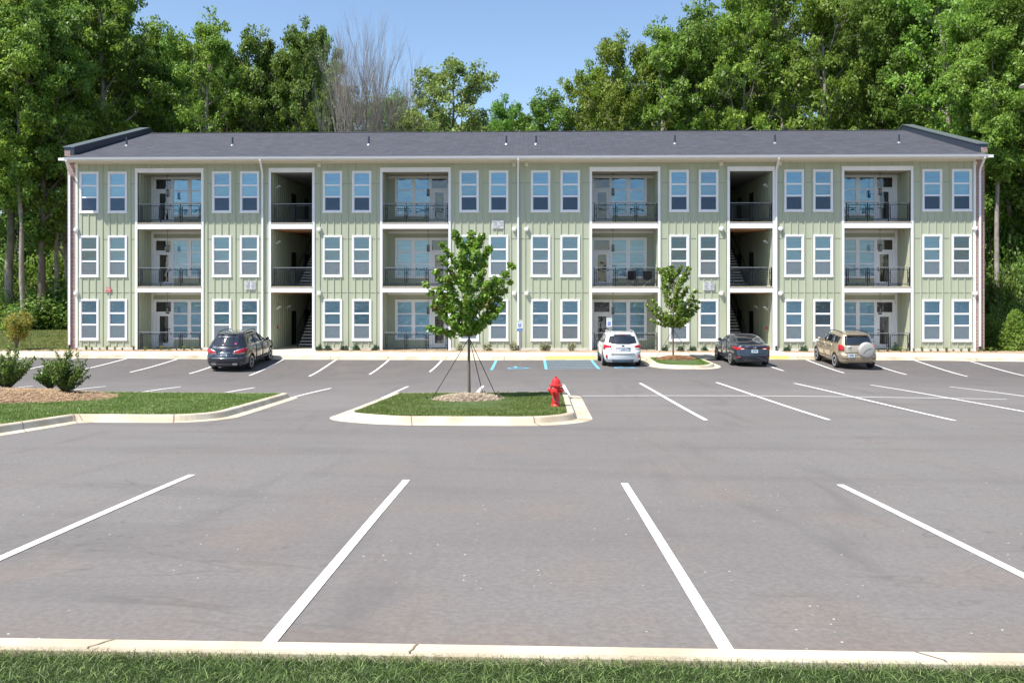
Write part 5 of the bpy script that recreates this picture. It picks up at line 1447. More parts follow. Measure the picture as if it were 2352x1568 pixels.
# ------------------------------------------------------------------ folding chairs on a balcony
fabric = mat('black_canvas', (0.012, 0.012, 0.016), .9)
def camp_chair(x, rz, label):
    r = empty('camping_chair', (x, D + .72, FZ[1] - .02), rz, label=label, cat='camping chair', group='camping chairs on the second floor balcony')
    b = MB()
    b.add([(-.24, .16, .40), (.24, .16, .40), (.26, .30, .90), (-.26, .30, .90), (-.24, .18, .40), (.24, .18, .40), (.26, .32, .90), (-.26, .32, .90)], [(0, 1, 2, 3), (7, 6, 5, 4), (0, 4, 5, 1), (1, 5, 6, 2), (2, 6, 7, 3), (3, 7, 4, 0)])
    b.build('backrest', fabric, r)
    s = MB(); s.add([(-.25, -.22, .46), (.25, -.22, .46), (.24, .17, .40), (-.24, .17, .40), (0, .0, .36)], [(0, 1, 4), (1, 2, 4), (2, 3, 4), (3, 0, 4)]); s.build('seat', fabric, r)
    for sg in (-1, 1): MB().tube([(sg * .30, -.24, .62), (sg * .32, .22, .64)], .028, 6).build('armrest', fabric, r)
    for p, q in (((-.27, -.24, 0), (.25, -.20, .46)), ((.27, -.24, 0), (-.25, -.20, .46)), ((-.27, .24, 0), (.24, .2, .42)), ((.27, .24, 0), (-.24, .2, .42)), ((-.27, -.24, 0), (-.26, .26, .85)), ((.27, -.24, 0), (.26, .26, .85))):
        MB().tube([p, q], .011, 5).build('leg', mat('chair_tube', (0.10, 0.10, 0.11), .5), r)
camp_chair(XU(1449, D + .7), PI + .15, 'left of two black folding camping chairs behind the balcony railing')
camp_chair(XU(1487, D + .7), PI - .1, 'right of two black folding camping chairs behind the balcony railing')

# ------------------------------------------------------------------ foliage
def leaf_mesh(name, C_, nrm_bias, size, seed, aspect=0.55, up=0.7, jitter=0.35, droop=0.0, spread=0.75):
    """diamond leaves at points C_, normals random but biased upwards/outwards"""
    rs = np.random.RandomState(seed); n = len(C_)
    N_ = rs.normal(size=(n, 3)) * spread + nrm_bias; N_[:, 2] += up
    N_ /= np.linalg.norm(N_, axis=1, keepdims=True)
    T = rs.normal(size=(n, 3)); T[:, 2] -= droop
    T -= (T * N_).sum(1, keepdims=True) * N_; T /= np.linalg.norm(T, axis=1, keepdims=True)
    Bt = np.cross(N_, T)
    L = (size * rs.uniform(1 - jitter, 1 + jitter, n))[:, None] / 2
    W = L * aspect
    V = np.stack([C_ - T * L, C_ + Bt * W - T * L * .1, C_ + T * L, C_ - Bt * W - T * L * .1 + N_ * L * .2], 1).reshape(-1, 3)
    F = np.arange(n)[:, None] * 4 + [0, 1, 2, 3]
    return fast_mesh(name, V, F)
def tree_meshes(seed, h=20.0, r=4.2, base=0.22, nlimb=30, leaf=0.20, perc=205, fork=False, lean=0.4, prof=None, nsub=4, trunk_r=.26, clump=.78, up_ang=(0.5, 1.1), fill_=0.35):
    rd = random.Random(seed); rs = np.random.RandomState(seed)
    tb = MB(); pts = []; x = y = 0.0; nseg = 12
    lx, ly = rd.uniform(-lean, lean), rd.uniform(-lean, lean)
    for k in range(nseg + 1):
        t = k / nseg
        pts.append(Vector((x, y, h * .97 * t))); x += lx * .3 + rd.uniform(-.16, .16); y += ly * .3 + rd.uniform(-.16, .16)
    rr = [trunk_r * (1 - k / nseg) ** .8 + .03 for k in range(nseg + 1)]; rr[0] *= 1.35
    tb.tube(pts, rr, 8, cap=False)
    def at(t):
        q = t * nseg; i_ = min(int(q), nseg - 1); return pts[i_].lerp(pts[i_ + 1], q - i_), rr[i_]
    prof = prof or (lambda t: (0.45 + 1.1 * t) if t < .4 else max(.34, 1.0 - ((t - .4) / .62) ** 2 * .75))
    clumps = []
    for k in range(nlimb):
        t0 = (k + rd.uniform(0, .9)) / nlimb; t = base + (0.96 - base) * t0
        p, pr = at(t * .97); az = k * 2.4 + rd.uniform(-.5, .5); L = r * prof(t0) * rd.uniform(.65, 1.2); el = rd.uniform(*up_ang)
        d = Vector((math.cos(az) * math.cos(el * .7), math.sin(az) * math.cos(el * .7), math.sin(el * .7)))
        q1 = p + d * L * .5 + Vector((0, 0, L * .05)); q2 = p + d * L + Vector((0, 0, L * .22)) + Vector((rd.uniform(-.3, .3), rd.uniform(-.3, .3), 0))
        tb.tube([p, q1, q2], [pr * .45 + .01, pr * .28 + .01, .02], 5, cap=False)
        clumps.append((q2, 1.0)); clumps.append((q1.lerp(q2, .45), .8))
        for j in range(nsub):
            s = q1.lerp(q2, rd.uniform(0, .8)); a2 = az + rd.choice((-1, 1)) * rd.uniform(.5, 1.2); l2 = L * rd.uniform(.25, .5)
            e = s + Vector((math.cos(a2) * l2, math.sin(a2) * l2, l2 * rd.uniform(-.1, .7)))
            tb.tube([s, e], [pr * .15 + .01, .012], 4, cap=False); clumps.append((e, rd.uniform(.6, 1.0)))
            if rd.random() < fill_: clumps.append((p.lerp(q1, rd.uniform(.4, 1)), .7))
    clumps.append((pts[-1], .9)); clumps.append((pts[-2], 1.0))
    Cs = []; Ns = []
    for c, s in clumps:
        n = int(perc * s * rd.uniform(.6, 1.3)); v = rs.normal(size=(n, 3)); v /= np.linalg.norm(v, axis=1, keepdims=True)
        sc = np.array([1.0, 1.0, .68]) * clump * s * rd.uniform(.7, 1.25)
        m_ = max(3, n // 7); vc = rs.normal(size=(m_, 3)); vc /= np.linalg.norm(vc, axis=1, keepdims=True)
        tc = np.array(c) + vc * rs.uniform(.2, 1.0, (m_, 1)) ** .5 * sc; tn = vc * .6 + rs.normal(size=(m_, 3)) * .9
        ix = rs.randint(0, m_, n)
        Cs.append(tc[ix] + rs.normal(size=(n, 3)) * np.array([.15, .15, .09])); Ns.append(tn[ix])
    return tb, np.concatenate(Cs), np.concatenate(Ns)
leafA = leafmat('leaf_mid_green', (0.15, 0.26, 0.035), (0.21, 0.325, 0.055), trans=.45, rough=.5, spec=.4)
leafB = leafmat('leaf_dark_green', (0.115, 0.22, 0.035), (0.165, 0.28, 0.05), trans=.42, rough=.5, spec=.4)
leafC = leafmat('leaf_yellow_green', (0.155, 0.25, 0.03), (0.215, 0.30, 0.045), trans=.42, rough=.5, spec=.4)
leafD = leafmat('leaf_olive', (0.18, 0.235, 0.055), (0.22, 0.27, 0.075), trans=.36, rough=.5, spec=.4)
VAR = []
specs = [(101, leafA, {}), (102, leafB, dict(r=3.7, nlimb=34)), (103, leafC, dict(r=4.8, base=.18)), (104, leafB, dict(r=4.6, base=.12, nlimb=36)), (105, leafA, dict(r=3.9, base=.3, fill_=.2, perc=190)), (106, leafD, dict(r=5.0, base=.1, h=20)), (107, leafA, dict(r=3.2, base=.50, nlimb=22, trunk_r=.2, perc=200)), (109, leafC, dict(r=3.4, base=.42, nlimb=24, trunk_r=.22, perc=200, fork=True))]
for sd, lm, kw in specs:
    tb, cc, nn = tree_meshes(sd, **kw)
    tm = tb.mesh('trunk', True); tm.materials.append(palebark if sd % 2 else bark)
    cm = leaf_mesh('crown', cc, nn * 1.15, 0.20, sd, aspect=.66, spread=.42); cm.materials.append(lm)
    VAR.append((tm, cm, kw.get('r', 4.2)))
def place_tree(var, x, y, h, wid, label, rz=0, group=None, z=None):
    tm, cm, r0 = VAR[var]
    o = empty('tree', (x, y, (rise(x, y) - .1) if z is None else z), rz, label=label, cat='tree', group=group)
    s = h / 20.0; sx = (wid / 2) / (r0 + .4)
    o.scale = (sx, sx, s)
    link('trunk', tm, None, o); link('crown', cm, None, o)
    return o
def uT(u, v, Y): return XU(u, Y), ZV(v, Y)
rd = random.Random(77)
front = [   # u, v of the top, width in m, distance, variety, label
 (-70, -80, 9, 64, 0, 'mid green tree with its trunk at the very left edge of the picture'),
 (18, -110, 9.5, 66, 4, 'tall tree with a thick forked trunk left of the building, behind the golden sapling'),
 (95, -70, 8.5, 65, 1, 'tall dark tree whose slim curving trunk stands just left of the brick corner'),
 (160, -90, 8.5, 71, 2, 'bright green tall tree rising behind the left parapet'),
 (238, -95, 10, 72, 4, 'tallest left hand tree with pale bare trunk showing above the left parapet'),
 (300, -30, 8, 75, 1, 'tree with its crown top at the upper left edge of the sky gap'),
 (400, 45, 6.5, 79, 3, 'lower dark tree filling in right of the left parapet tree'),
 (465, 0, 8, 73, 0, 'tree with pointed sparse crown above the second roof vent'),
 (520, 95, 6, 80, 3, 'dense low tree beside the narrow sky notch left of centre'),
 (598, 40, 7, 74, 1, 'dark green tree above the downspout of the left stair hall'),
 (680, 18, 8, 75, 3, 'round topped dark tree left of the bare grey tree'),
 (755, 45, 6, 82, 3, 'dark tree directly behind the left stems of the bare tree'),
 (885, 200, 7, 80, 1, 'low tree between the bare tree and the olive tree'),
 (1022, 128, 10.5, 72, 5, 'isolated olive green tree above the roof left of centre'),
 (1100, 262, 4.5, 78, 3, 'small dark tree between the olive tree and the middle pair'),
 (1155, 204, 6.5, 76, 3, 'left tree of the low middle pair under the open sky'),
 (1250, 203, 6.8, 76, 1, 'right tree of the low middle pair under the open sky'),
 (1378, 130, 8, 76, 2, 'leftmost leafy tree of the right hand wood with drooping edge'),
 (1440, 70, 8, 74, 2, 'yellowish green tree near the left edge of the right hand wood'),
 (1530, 42, 8.5, 73, 0, 'mid green tree above the right roof vent trio'),
 (1625, 5, 9, 74, 1, 'dark green tree where the right hand wood meets the picture top'),
 (1715, -60, 9, 72, 2, 'bright green tree above the right stair hall'),
 (1810, -90, 9.5, 74, 4, 'tall tree with pale trunk showing above the roof left of the right balconies'),
 (1905, -80, 9, 71, 0, 'mid green tree above the right end of the roof ridge'),
 (2000, -110, 9.5, 73, 3, 'dark dense tree left of the right parapet peak'),
 (2095, -90, 9, 70, 1, 'dark tree straight behind the right parapet peak'),
 (2190, -110, 9.5, 66, 4, 'tall tree with bare limbs behind the slope of the right parapet'),
 (2262, -60, 8, 60, 0, 'tree with pale upright trunk touching the right brick corner'),
 (2330, -120, 9, 63, 3, 'dark tree with leaning brown trunk right of the building'),
 (2420, -90, 10, 58, 1, 'dark tree filling the right edge behind the lamp head'),
 (52, 20, 6.5, 63.5, 7, 'slender pale trunked tree standing between the golden sapling and the dark slim tree'),
 (132, 60, 6, 67, 6, 'thin straight tree close against the left brick corner'),
 (-10, -40, 6.5, 68, 6, 'thin tree at the left picture edge behind the thick forked trunk'),
 (2290, 40, 6, 56.5, 6, 'thin pale trunked tree just right of the right brick wall'),
 (2322, -20, 6.5, 60, 7, 'slender leaning tree between the thin pale tree and the lamp head'),
]
for k, (u, v, wd, Y_, va, lb) in enumerate(front):
    x, zt_ = uT(u, v, Y_); g0 = rise(x, Y_) - .1
    place_tree(va, x, Y_, zt_ - g0, wd, lb, rz=k * 1.3, group='trees of the wood behind the building')
def skyline(u):
    return float(np.interp(u, [-600, 300, 340, 400, 470, 545, 560, 600, 680, 760, 860, 900, 930, 1010, 1100, 1160, 1250, 1290, 1310, 1340, 1400, 1600, 1700, 3000],
                              [-120, -60, 40, 60, 30, 120, 140, 70, 40, 70, 190, 270, 240, 190, 250, 235, 240, 290, 300, 200, 120, 30, -60, -120]))
n_back = 0
for row, (Y0, st) in enumerate(((83, 5.2), (92, 6.0), (103, 7.0))):
    x = -62 - row * 6
    while x < 64 + row * 6:
        xx = x + rd.uniform(-1.4, 1.4); yy = Y0 + rd.uniform(-3, 3)
        u = 1222 + xx * FPX / yy
        v = max(skyline(u - 30), skyline(u + 30)) + rd.uniform(12, 50)
        g0 = rise(xx, yy) - .1; hh = ZV(v, yy) - g0
        if hh > 5:
            place_tree(rd.randrange(6), xx, yy, hh, min(8.5, 3.5 + hh * .22), 'tree in the back rows of the wood, mostly hidden by the trees before it', rz=rd.uniform(0, 6.3), group='back rows of the wood'); n_back += 1
        x += st * (0.75 if 880 < u < 1320 else 1)
# understorey
def bush_mesh(name, seed, rx, rz_, nl, leaf, lm, nclump=30, up=.5, aspect=.55):
    rs = np.random.RandomState(seed); Cs = []; Ns = []
    for k in range(nclump):
        v = rs.normal(size=3); v[2] = abs(v[2]); v /= np.linalg.norm(v); c = v * np.array([rx * .75, rx * .75, rz_ * .8]) * rs.uniform(.35, 1)
        n = nl // nclump; w_ = rs.normal(size=(n, 3)); w_ /= np.linalg.norm(w_, axis=1, keepdims=True)
        Cs.append(c + w_ * rs.uniform(.2, 1, (n, 1)) ** .5 * min(rx, rz_) * .34); Ns.append(w_ * .6 + v * .5)
    C_ = np.concatenate(Cs); C_[:, 2] = np.maximum(C_[:, 2], .02)
    me = leaf_mesh(name, C_, np.concatenate(Ns), leaf, seed, aspect=aspect, up=up); me.materials.append(lm); return me
US = [bush_mesh('foliage', 200 + k, 2.2, 3.2, 9000, .17, [leafB, leafA, leafB][k % 3], 60) for k in range(3)]
def twigs(n, hgt, spread, r0, seed):
    rd_ = random.Random(seed); mb = MB()
    for k in range(n):
        a = rd_.uniform(0, 6.3); s = spread * rd_.uniform(.3, 1)
        mb.tube([(0, 0, -.05), (math.cos(a) * s * .4, math.sin(a) * s * .4, hgt * .5), (math.cos(a) * s, math.sin(a) * s, hgt * rd_.uniform(.75, 1))], [r0, r0 * .6, r0 * .3], 5, cap=False)
    return mb
UT = twigs(9, 2.6, 1.5, .05, 5).mesh('stems', True); UT.materials.append(bark)
def shrub(x, y, sx, sz, k, label, group='undergrowth at the edge of the wood', rz=0.0, z=None, name='shrub', cat='shrub'):
    o = empty(name, (x, y, rise(x, y) - .1 if z is None else z), rz, label=label, cat=cat, group=group)
    o.scale = (sx, sx, sz); link('foliage', US[k], None, o); link('stems', UT, None, o); return o
k = 0
for u, Y_, sx, sz in [(2270, 57, .8, 1.9), (2290, 52.5, .5, .8), (2312, 54, .8, 1.3), (2340, 55, .8, 2.0), (2372, 52.5, .7, .9), (2385, 56, 1.0, 2.6), (2300, 60, 1.2, 3.2), (2350, 62, 1.3, 3.8), (2410, 60, 1.2, 3.4), (2440, 56, 1, 2.4), (2280, 66, 1.2, 4.0), (2330, 68, 1.3, 4.4)]:
    shrub(XU(u, Y_), Y_, sx, sz, k % 3, 'dense green growth at the wood edge right of the brick end wall', 'growth right of the building', rz=k); k += 1
for j in range(18):
    u = -170 + j * 19; Y_ = 65 + (j * 5 % 7) * 1.9
    shrub(XU(u, Y_), Y_, .7 + .45 * (j % 3), .35 + .4 * ((j * 7) % 4), j % 3, 'green undergrowth along the wood edge behind the left lawn', 'undergrowth behind the left lawn', rz=j)
for j in range(26):
    X_ = -48 + j * 3.9
    shrub(X_, 77 + (j % 4) * 1.7, 1.4, 2.6, j % 3, 'undergrowth shrub deep in the wood behind the building', 'undergrowth behind the building', rz=j)
for row, (Y_, n_) in enumerate(((92, 30), (112, 30))):
    for j in range(n_):
        X_ = -70 - row * 8 + j * (4.8 + row * .5)
        shrub(X_, Y_ + (j % 3) * 1.7, 2.2, 3.4 + row * .8, j % 3, 'undergrowth shrub deep in the wood behind the building', 'undergrowth behind the building', rz=j * 1.7)
# arborvitae at right with an orange marker
rs = np.random.RandomState(31); t = rs.rand(7000); a = rs.rand(7000) * 2 * PI; rr_ = (.80 * (1 - t) ** .6 + .08) * rs.uniform(.45, 1.12, 7000) * (1 + .22 * np.sin(a * 3 + t * 17) * np.sin(t * 23))
cc = np.stack([np.cos(a) * rr_, np.sin(a) * rr_, .05 + t * 2.35], -1)
me = leaf_mesh('foliage', cc, np.stack([np.cos(a), np.sin(a), 0 * a], -1) * .8, .11, 32, up=.3); me.materials.append(leafA)
o = empty('arborvitae', (XU(2332, 49.6), 49.6, 0), label='cone shaped evergreen shrub at the right of the brick wall', cat='shrub'); link('foliage', me, None, o)
MB().tube([(0, 0, -.05), (0, 0, 1.9)], [.05, .02], 6).build('trunk', bark, o)

# bare tree with many grey stems
def bare_tree(x, y, h, seed, label, spread=3.6):
    rd_ = random.Random(seed); mb = MB()
    def grow(p, d, L, r, dep):
        q1 = p + d * L * .5 + Vector((rd_.uniform(-.06, .06), rd_.uniform(-.06, .06), 0)) * L; q2 = q1 + (d + Vector((0, 0, .08))).normalized() * L * .5
        mb.tube([p, q1, q2], [r, r * .8, r * .55], 5 if dep > 2 else 3, cap=False)
        if dep == 0: return
        n = 3 if dep > 1 else 4
        for k in range(n):
            a = rd_.uniform(0, 2 * PI); s = rd_.uniform(.16, .38)
            nd = (d + Vector((math.cos(a) * s, math.sin(a) * s, rd_.uniform(-.05, .2)))).normalized()
            src = q2 if k < 2 else q1.lerp(q2, rd_.uniform(0, .8))
            grow(src, nd, L * rd_.uniform(.55, .75), r * .54, dep - 1)
    for k in range(9):
        a = k * 2 * PI / 9 + rd_.uniform(-.3, .3); s = rd_.uniform(.02, .13)
        grow(Vector((math.cos(a) * .3, math.sin(a) * .3, 0)), Vector((math.cos(a) * s, math.sin(a) * s, 1)).normalized(), h * .44, .20, 5)
    top = max(v[2] for v in mb.v); mb.v = [(v[0] * .48, v[1] * .55, v[2] * h / top) for v in mb.v]
    o = empty('bare_tree', (x, y, -.1), label=label, cat='tree')
    mb.build('trunk', mat('grey_bark', (0.27, 0.245, 0.22), .9), o, smooth=True)
bare_tree(XU(818, 70), 70, ZV(8, 70) + .1, 5, 'tall leafless grey tree with many upright stems')
bare_tree(XU(892, 71), 71, ZV(85, 71) + .1, 9, 'shorter leafless tree leaning out right of the tall bare one')

# ------------------------------------------------------------------ young trees in the islands
def young_tree(name, x, y, z, h, seed, rx, crown0, ncl, perc, leaf, lm, label, lobes, tr=.038):
    o = empty(name, (x, y, z), label=label, cat='tree'); rd_ = random.Random(seed); rs = np.random.RandomState(seed)
    tb = MB(); pts = [Vector((0, 0, -.1)), Vector((-.01, 0, h * .2)), Vector((.0, .01, h * .45)), Vector((.02, 0, h * .7)), Vector((.0, 0, h * .95))]
    tb.tube(pts, [tr * 1.15, tr, tr * .85, tr * .5, .008], 8, cap=False)
    Cs = []; Ns = []
    for (dx, dz, L, s) in lobes:        # tips given as (sideways, height share, reach in depth, size)
        ze = crown0 + (h - crown0) * dz; tip = Vector((dx * rx, L * rx, ze)); z0 = max(crown0 * .98, ze - abs(Vector((dx, L)).length) * rx * 1.15 - .1)
        p0 = Vector((0, 0, min(z0, h * .85))); m_ = p0.lerp(tip, .5) + Vector((dx * rx * .12, L * rx * .12, -.02))
        tb.tube([p0, m_, tip], [.018, .012, .005], 5, cap=False)
        for t_ in np.linspace(.35, 1.0, ncl):
            c = (p0 * (1 - t_) ** 2 + m_ * 2 * t_ * (1 - t_) + tip * t_ ** 2); n = int(perc * s * rd_.uniform(.6, 1.3))
            v = rs.normal(size=(n, 3)); v /= np.linalg.norm(v, axis=1, keepdims=True)
            Cs.append(np.array(c) + v * rs.uniform(.1, 1, (n, 1)) ** .6 * np.array([.17, .17, .14]) * s * (1.2 - .4 * t_)); Ns.append(v * .6)
    tb.build('trunk', bark, o, smooth=True)
    me = leaf_mesh('crown', np.concatenate(Cs), np.concatenate(Ns), leaf, seed, aspect=.75, up=.55, droop=1.2); me.materials.append(lm); link('crown', me, None, o)
    return o
mapleleaf = leafmat('maple_leaves', (0.12, 0.22, 0.022), (0.18, 0.30, 0.035), scale=1.2, trans=.36, rough=.4, c3=(0.20, 0.17, 0.045))
maple2 = leafmat('cherry_leaves', (0.14, 0.23, 0.03), (0.20, 0.30, 0.05), scale=1.6, trans=.36, rough=.4, c3=(0.17, 0.17, 0.04))
rdl = random.Random(8)
lob = [(-1.0, .50, -.1, 1.0), (-.78, .62, .2, .9), (-.62, .90, .0, .85), (-.30, 1.0, -.2, .9), (.05, 1.0, .1, 1.0), (.30, .97, -.15, .9), (.45, .86, .2, .9), (.98, .68, .1, 1.0), (.85, .60, -.2, .9), (.70, .42, .3, .9),
       (.80, .30, -.1, .8), (.55, .24, .3, .7), (-.92, .06, .1, .9), (-.80, .28, -.2, .8), (-.55, .36, .4, 1.0), (-.35, .12, -.4, .9), (.15, .10, .5, .8), (.3, .14, -.3, .9), (.45, .5, -.6, 1.0), (-.45, .55, -.6, 1.0), (0, .6, -.75, 1.0), (0, .35, -.6, 1.0),
       (.3, .7, .6, 1), (-.3, .7, .6, 1), (0, .45, .7, 1), (-.15, .8, -.4, 1), (.2, .8, -.4, 1), (-.62, .76, -.1, .8), (.1, .25, -.5, .9), (-.2, .3, .5, .9), (.62, .55, 0, 1.0), (-.7, .44, 0, 1), (.95, .52, .0, .7)]
TZ = ztf(-1.72, 23.6) + .24
mt = young_tree('young_maple', -1.72, 23.6, TZ, 5.17 - TZ, 12, 1.18, 1.62, 5, 66, .105, mapleleaf, 'young staked maple in the middle island beside the hydrant', lob)
rdl = random.Random(4); lob2 = []
for k in range(34):
    a = rdl.uniform(0, 2 * PI); dz = rdl.uniform(.05, 1.0); q = math.sin(min(max(dz * 1.0 + .18, 0), 1) * PI * .8) ** .6 * rdl.uniform(.5, 1.0)
    lob2.append((math.cos(a) * q, dz, math.sin(a) * q, rdl.uniform(.8, 1.2)))
lob2 += [(-1.0, .35, 0, .8), (1.0, .42, 0, .8), (-.85, .12, 0, .6), (.3, 1.0, 0, .8), (-.25, .96, 0, .8)]
SZ = ztf(7.15, 43.7) + .26
st_ = young_tree('young_tree', 7.12, 43.7, SZ, 4.72 - SZ, 21, 1.30, 1.45, 5, 64, .11, maple2, 'small staked tree on red mulch between the white wagon and the blue sedan', lob2, tr=.042)
def guys(parent, zt_, anchors):
    for (ax, ay, az) in anchors:
        g = MB().tube([(0, 0, zt_), (ax, ay, az)], .011, 5).build('guy_strap', black, parent)
        d = Vector((ax, ay, 0)).normalized() * .16
        MB().tube([(ax, ay, az - .06), (ax + d.x, ay + d.y, az + .10)], .022, 5).build('stake', mat('stake_dark', (0.08, 0.065, 0.05), .8), parent)
guys(mt, 1.55, [(-.98, -.45, -.10), (.30, 1.5, -.22), (.66, 1.75, -.25)])
MB().box(.80, .86, -.5, -.28, -.15, .10).build('stake', mat('stake_dark', (0.08, 0.065, 0.05), .8), mt)
guys(st_, 1.35, [(-1.0, -.3, -.20), (1.05, -.1, -.20)])

# leafy bushes on the left island: upright shoots with long leaves
bushleaf = leafmat('glossy_shrub_leaf', (0.10, 0.19, 0.03), (0.165, 0.27, 0.05), scale=3, trans=.3, rough=.32, c3=(0.16, 0.24, 0.05), spec=.35)
def shoot_bush(x, y, z, wx, hgt, seed, label, nsh=34, lf=.105):
    rd_ = random.Random(seed); rs = np.random.RandomState(seed)
    o = empty('leafy_bush', (x, y, z), label=label, cat='bush'); tb = MB(); Cs = []; Ns = []
    for k in range(nsh):
        a = rd_.uniform(0, 2 * PI); q = rd_.uniform(.05, 1) ** .7 * wx / 2; hh = hgt * (1 - .35 * (q / (wx / 2)) ** 2) * rd_.uniform(.45, 1.12)
        tip = Vector((math.cos(a) * q, math.sin(a) * q * .9, hh)); mid = Vector((tip.x * .55, tip.y * .55, hh * .45))
        tb.tube([(0, 0, -.05), mid, tip], [.014, .009, .004], 4, cap=False)
        for t_ in np.linspace(.22, 1.0, 22):
            c = Vector((0, 0, 0)) * (1 - t_) ** 2 + mid * 2 * t_ * (1 - t_) + tip * t_ ** 2
            for j in range(3):
                b = rd_.uniform(0, 2 * PI); Cs.append((c.x + math.cos(b) * .05, c.y + math.sin(b) * .05, c.z + .02)); Ns.append((math.cos(b) * .5, math.sin(b) * .5, .2))
    tb.build('stems', bark, o, smooth=True)
    me = leaf_mesh('foliage', np.array(Cs), np.array(Ns), lf, seed, aspect=.36, up=.5, droop=-1.0); me.materials.append(bushleaf); link('foliage', me, None, o)
    return o
shoot_bush(-15.15, 24.6, ztf(-15.15, 24.6) + .30, 1.55, 1.18, 41, 'big leafy bush on the mulch bed cut by the left picture edge', 46)
shoot_bush(-12.95, 23.7, ztf(-12.95, 23.7) + .24, 1.25, 1.15, 42, 'leafy green bush with one tall shoot, right of two on the mulch bed', 40)
shoot_bush(-14.35, 25.4, ztf(-14.35, 25.4) + .26, 1.1, .95, 43, 'lower leafy bush between the two big bushes on the mulch bed', 26)
# golden sapling on the far left lawn
gold = leafmat('golden_leaf', (0.34, 0.30, 0.05), (0.22, 0.26, 0.05), scale=2, trans=.4, rough=.5)
x = XU(32, 47.9)
o = empty('golden_sapling', (x, 48.1, .03), label='golden leaved sapling at the far left behind the pavement', cat='tree')
rs = np.random.RandomState(9); tb = MB(); Cs = []
for k in range(14):
    a = rs.rand() * 6.28; q = rs.uniform(.2, .85); hh = rs.uniform(1.35, 2.15); tb.tube([(0, 0, -.05), (math.cos(a) * q * .3, math.sin(a) * q * .3, hh * .55), (math.cos(a) * q, math.sin(a) * q, hh)], [.02, .013, .005], 4, cap=False)
    for j in range(9):
        t_ = rs.uniform(.5, 1.02); v = rs.normal(size=(30, 3)) * .12; Cs.append(np.array([math.cos(a) * q * t_, math.sin(a) * q * t_, hh * t_]) + v)
tb.build('stems', bark, o, smooth=True)
me = leaf_mesh('foliage', np.concatenate(Cs), 0, .125, 9, up=.6); me.materials.append(gold); link('foliage', me, None, o)

# foundation shrubs
boxm = leafmat('boxwood_leaf', (0.03, 0.065, 0.03), (0.055, 0.10, 0.045), scale=6, trans=.2, rough=.4)
vari = leafmat('variegated_leaf', (0.05, 0.09, 0.025), (0.40, 0.38, 0.20), scale=9, trans=.25, rough=.4)
sb = [bush_mesh('foliage', 300 + k, .30, .42, 900, .065, boxm, 22) for k in range(3)]
sv = [bush_mesh('foliage', 310 + k, .36, .62, 420, .085, vari, 14) for k in range(2)]
stm = twigs(8, .4, .22, .008, 3).mesh('stems'); stm.materials.append(bark)
def fshrub(u, k, s, lbl, grp, me_, Y_=48.25):
    o = empty('foundation_shrub', (XU(u, Y_), Y_, .11), k * 1.7, label=lbl, cat='shrub', group=grp); o.scale = (s, s, s)
    link('foliage', me_, None, o); link('stems', stm, None, o)
ord_ = ['first', 'second', 'third', 'fourth', 'fifth', 'sixth', 'seventh', 'eighth', 'ninth', 'tenth', 'eleventh', 'twelfth', 'thirteenth', 'fourteenth', 'fifteenth', 'sixteenth']
for k, u in enumerate((732, 753, 790, 818, 862)):
    fshrub(u, k, 1.0 if k != 3 else 1.15, 'round dark shrub, %s from the left in the row right of the left stair hall' % ord_[k], 'round shrubs by the left stair hall', sb[k % 3])
for k, u in enumerate((1527, 1564, 1590, 1618)):
    fshrub(u, k, .95, 'round dark shrub, %s from the left in the row left of the right stair hall' % ord_[k], 'round shrubs by the right stair hall', sb[k % 3])
for k, u in enumerate((1808, 1847)):
    fshrub(u, k, 1.0, ('single round shrub left of the gold SUV beside the downspout', 'spreading shrub touching the left side of the gold SUV')[k], 'round shrubs beside the gold suv', sb[k % 3])
for k, u in enumerate((1056, 1120, 1178, 1252, 1314)):
    fshrub(u, k, (.8, 1, 1.05, 1.1, .95)[k], 'cream edged shrub, %s from the left along the middle of the wall' % ord_[k], 'cream edged shrubs along the middle wall', sv[k % 2])
o = empty('foundation_shrub', (XU(2056, 48.4), 48.4, .1), label='slim upright shrub before the ground floor railing at the far right', cat='shrub'); o.scale = (.75, .75, 1.55); link('foliage', sb[1], None, o); link('stems', stm, None, o)
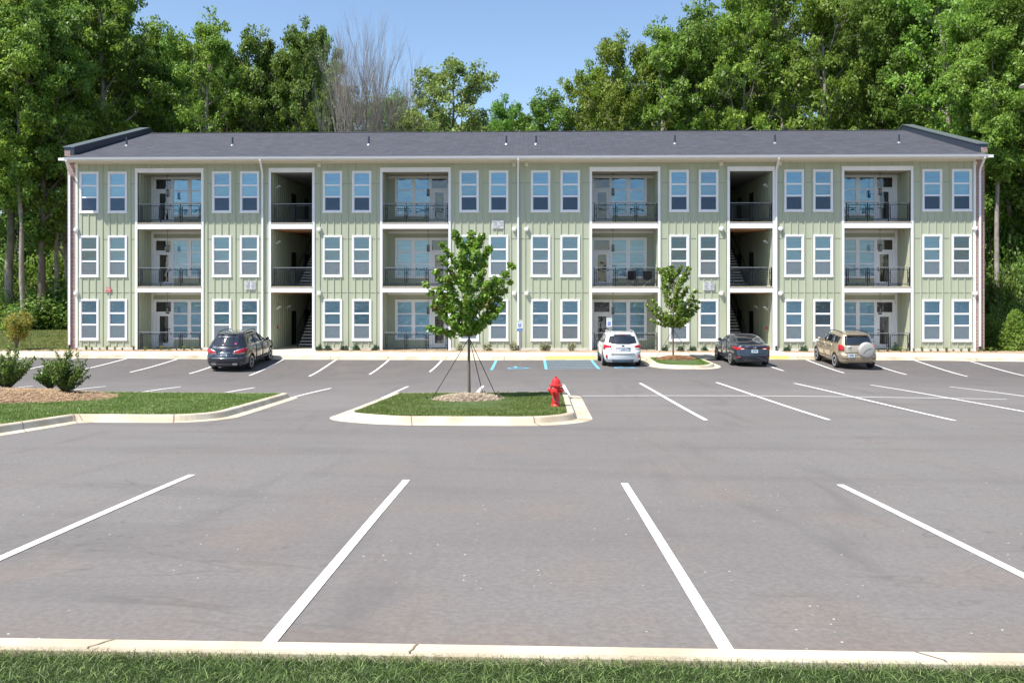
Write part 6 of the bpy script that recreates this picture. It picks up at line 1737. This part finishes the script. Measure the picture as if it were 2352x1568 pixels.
# grass tufts
tuftm = leafmat('tuft_blade', (0.13, 0.19, 0.035), (0.22, 0.26, 0.06), scale=5, trans=.35, rough=.5)
def tuft_mesh(seed):
    rd_ = random.Random(seed); mb = MB()
    for k in range(46):
        a = rd_.uniform(0, 6.28); L = rd_.uniform(.16, .30); s = rd_.uniform(.3, 1.0); c, s_ = math.cos(a), math.sin(a); w_ = .011
        p = [(0.02 * c, .02 * s_, 0), (L * .35 * s * c, L * .35 * s * s_, L * .75), (L * .95 * s * c, L * .95 * s * s_, L * (1.05 - .5 * s))]
        vs = []
        for j, q in enumerate(p):
            ww = w_ * (1 - .4 * j); vs += [(q[0] - s_ * ww, q[1] + c * ww, q[2]), (q[0] + s_ * ww, q[1] - c * ww, q[2])]
        mb.add(vs, [(0, 1, 3, 2), (2, 3, 5, 4)])
    me = mb.mesh('grass_tuft'); me.materials.append(tuftm); return me
tf = [tuft_mesh(k) for k in range(3)]
for k, u in enumerate((176, 196, 211, 227, 246, 262, 281, 305, 333, 352, 370, 386, 405, 421, 441, 462)):
    o = link('grass_tuft', tf[k % 3], None, None, (XU(u, 47.95), 47.95 + .1 * (k % 2), .10), label='yellow green tuft, %s from the left along the wall left of the dark SUV' % ord_[k], cat='grass tuft', group='tufts along the left wall')
    o.rotation_euler = (0, 0, k * 1.1); s = 1.0 + .25 * ((k * 5) % 3 - 1); o.scale = (s, s, s)
for k, u in enumerate((2018, 2040, 2068, 2084, 2099, 2120, 2138, 2156, 2174, 2192, 2208, 2228, 2248, 2262, 2275, 2290)):
    o = link('grass_tuft', tf[(k + 1) % 3], None, None, (XU(u, 47.95), 47.95 + .1 * (k % 2), .10), label='yellow green tuft, %s from the left along the wall right of the gold SUV' % ord_[k], cat='grass tuft', group='tufts along the right wall')
    o.rotation_euler = (0, 0, k * 1.9); s = 1.0 + .25 * ((k * 7) % 3 - 1); o.scale = (s, s, s)
# rough lawn grass at far left and weeds
blades('grass', [(-40, 47.6), (-26.4, 47.6), (-26.4, 63), (-40, 63)], lambda x, y: np.vectorize(rise)(x, y) + .02, 260, .13, .03, wildg, 21, lean=.6)
for k, u in enumerate((28, 70, 120)):
    o = empty('weed_clump', (XU(u, 48.0), 48.0, .0), k, label=('dark weedy clump on the far left lawn under the golden sapling', 'brownish weed clump on the lawn midway to the brick corner', 'dark green weed clump on the lawn nearest the brick corner')[k], cat='weeds', group='weed clumps on the left lawn')
    o.scale = (1.2, 1, .6); link('foliage', sb[k % 3], None, o)
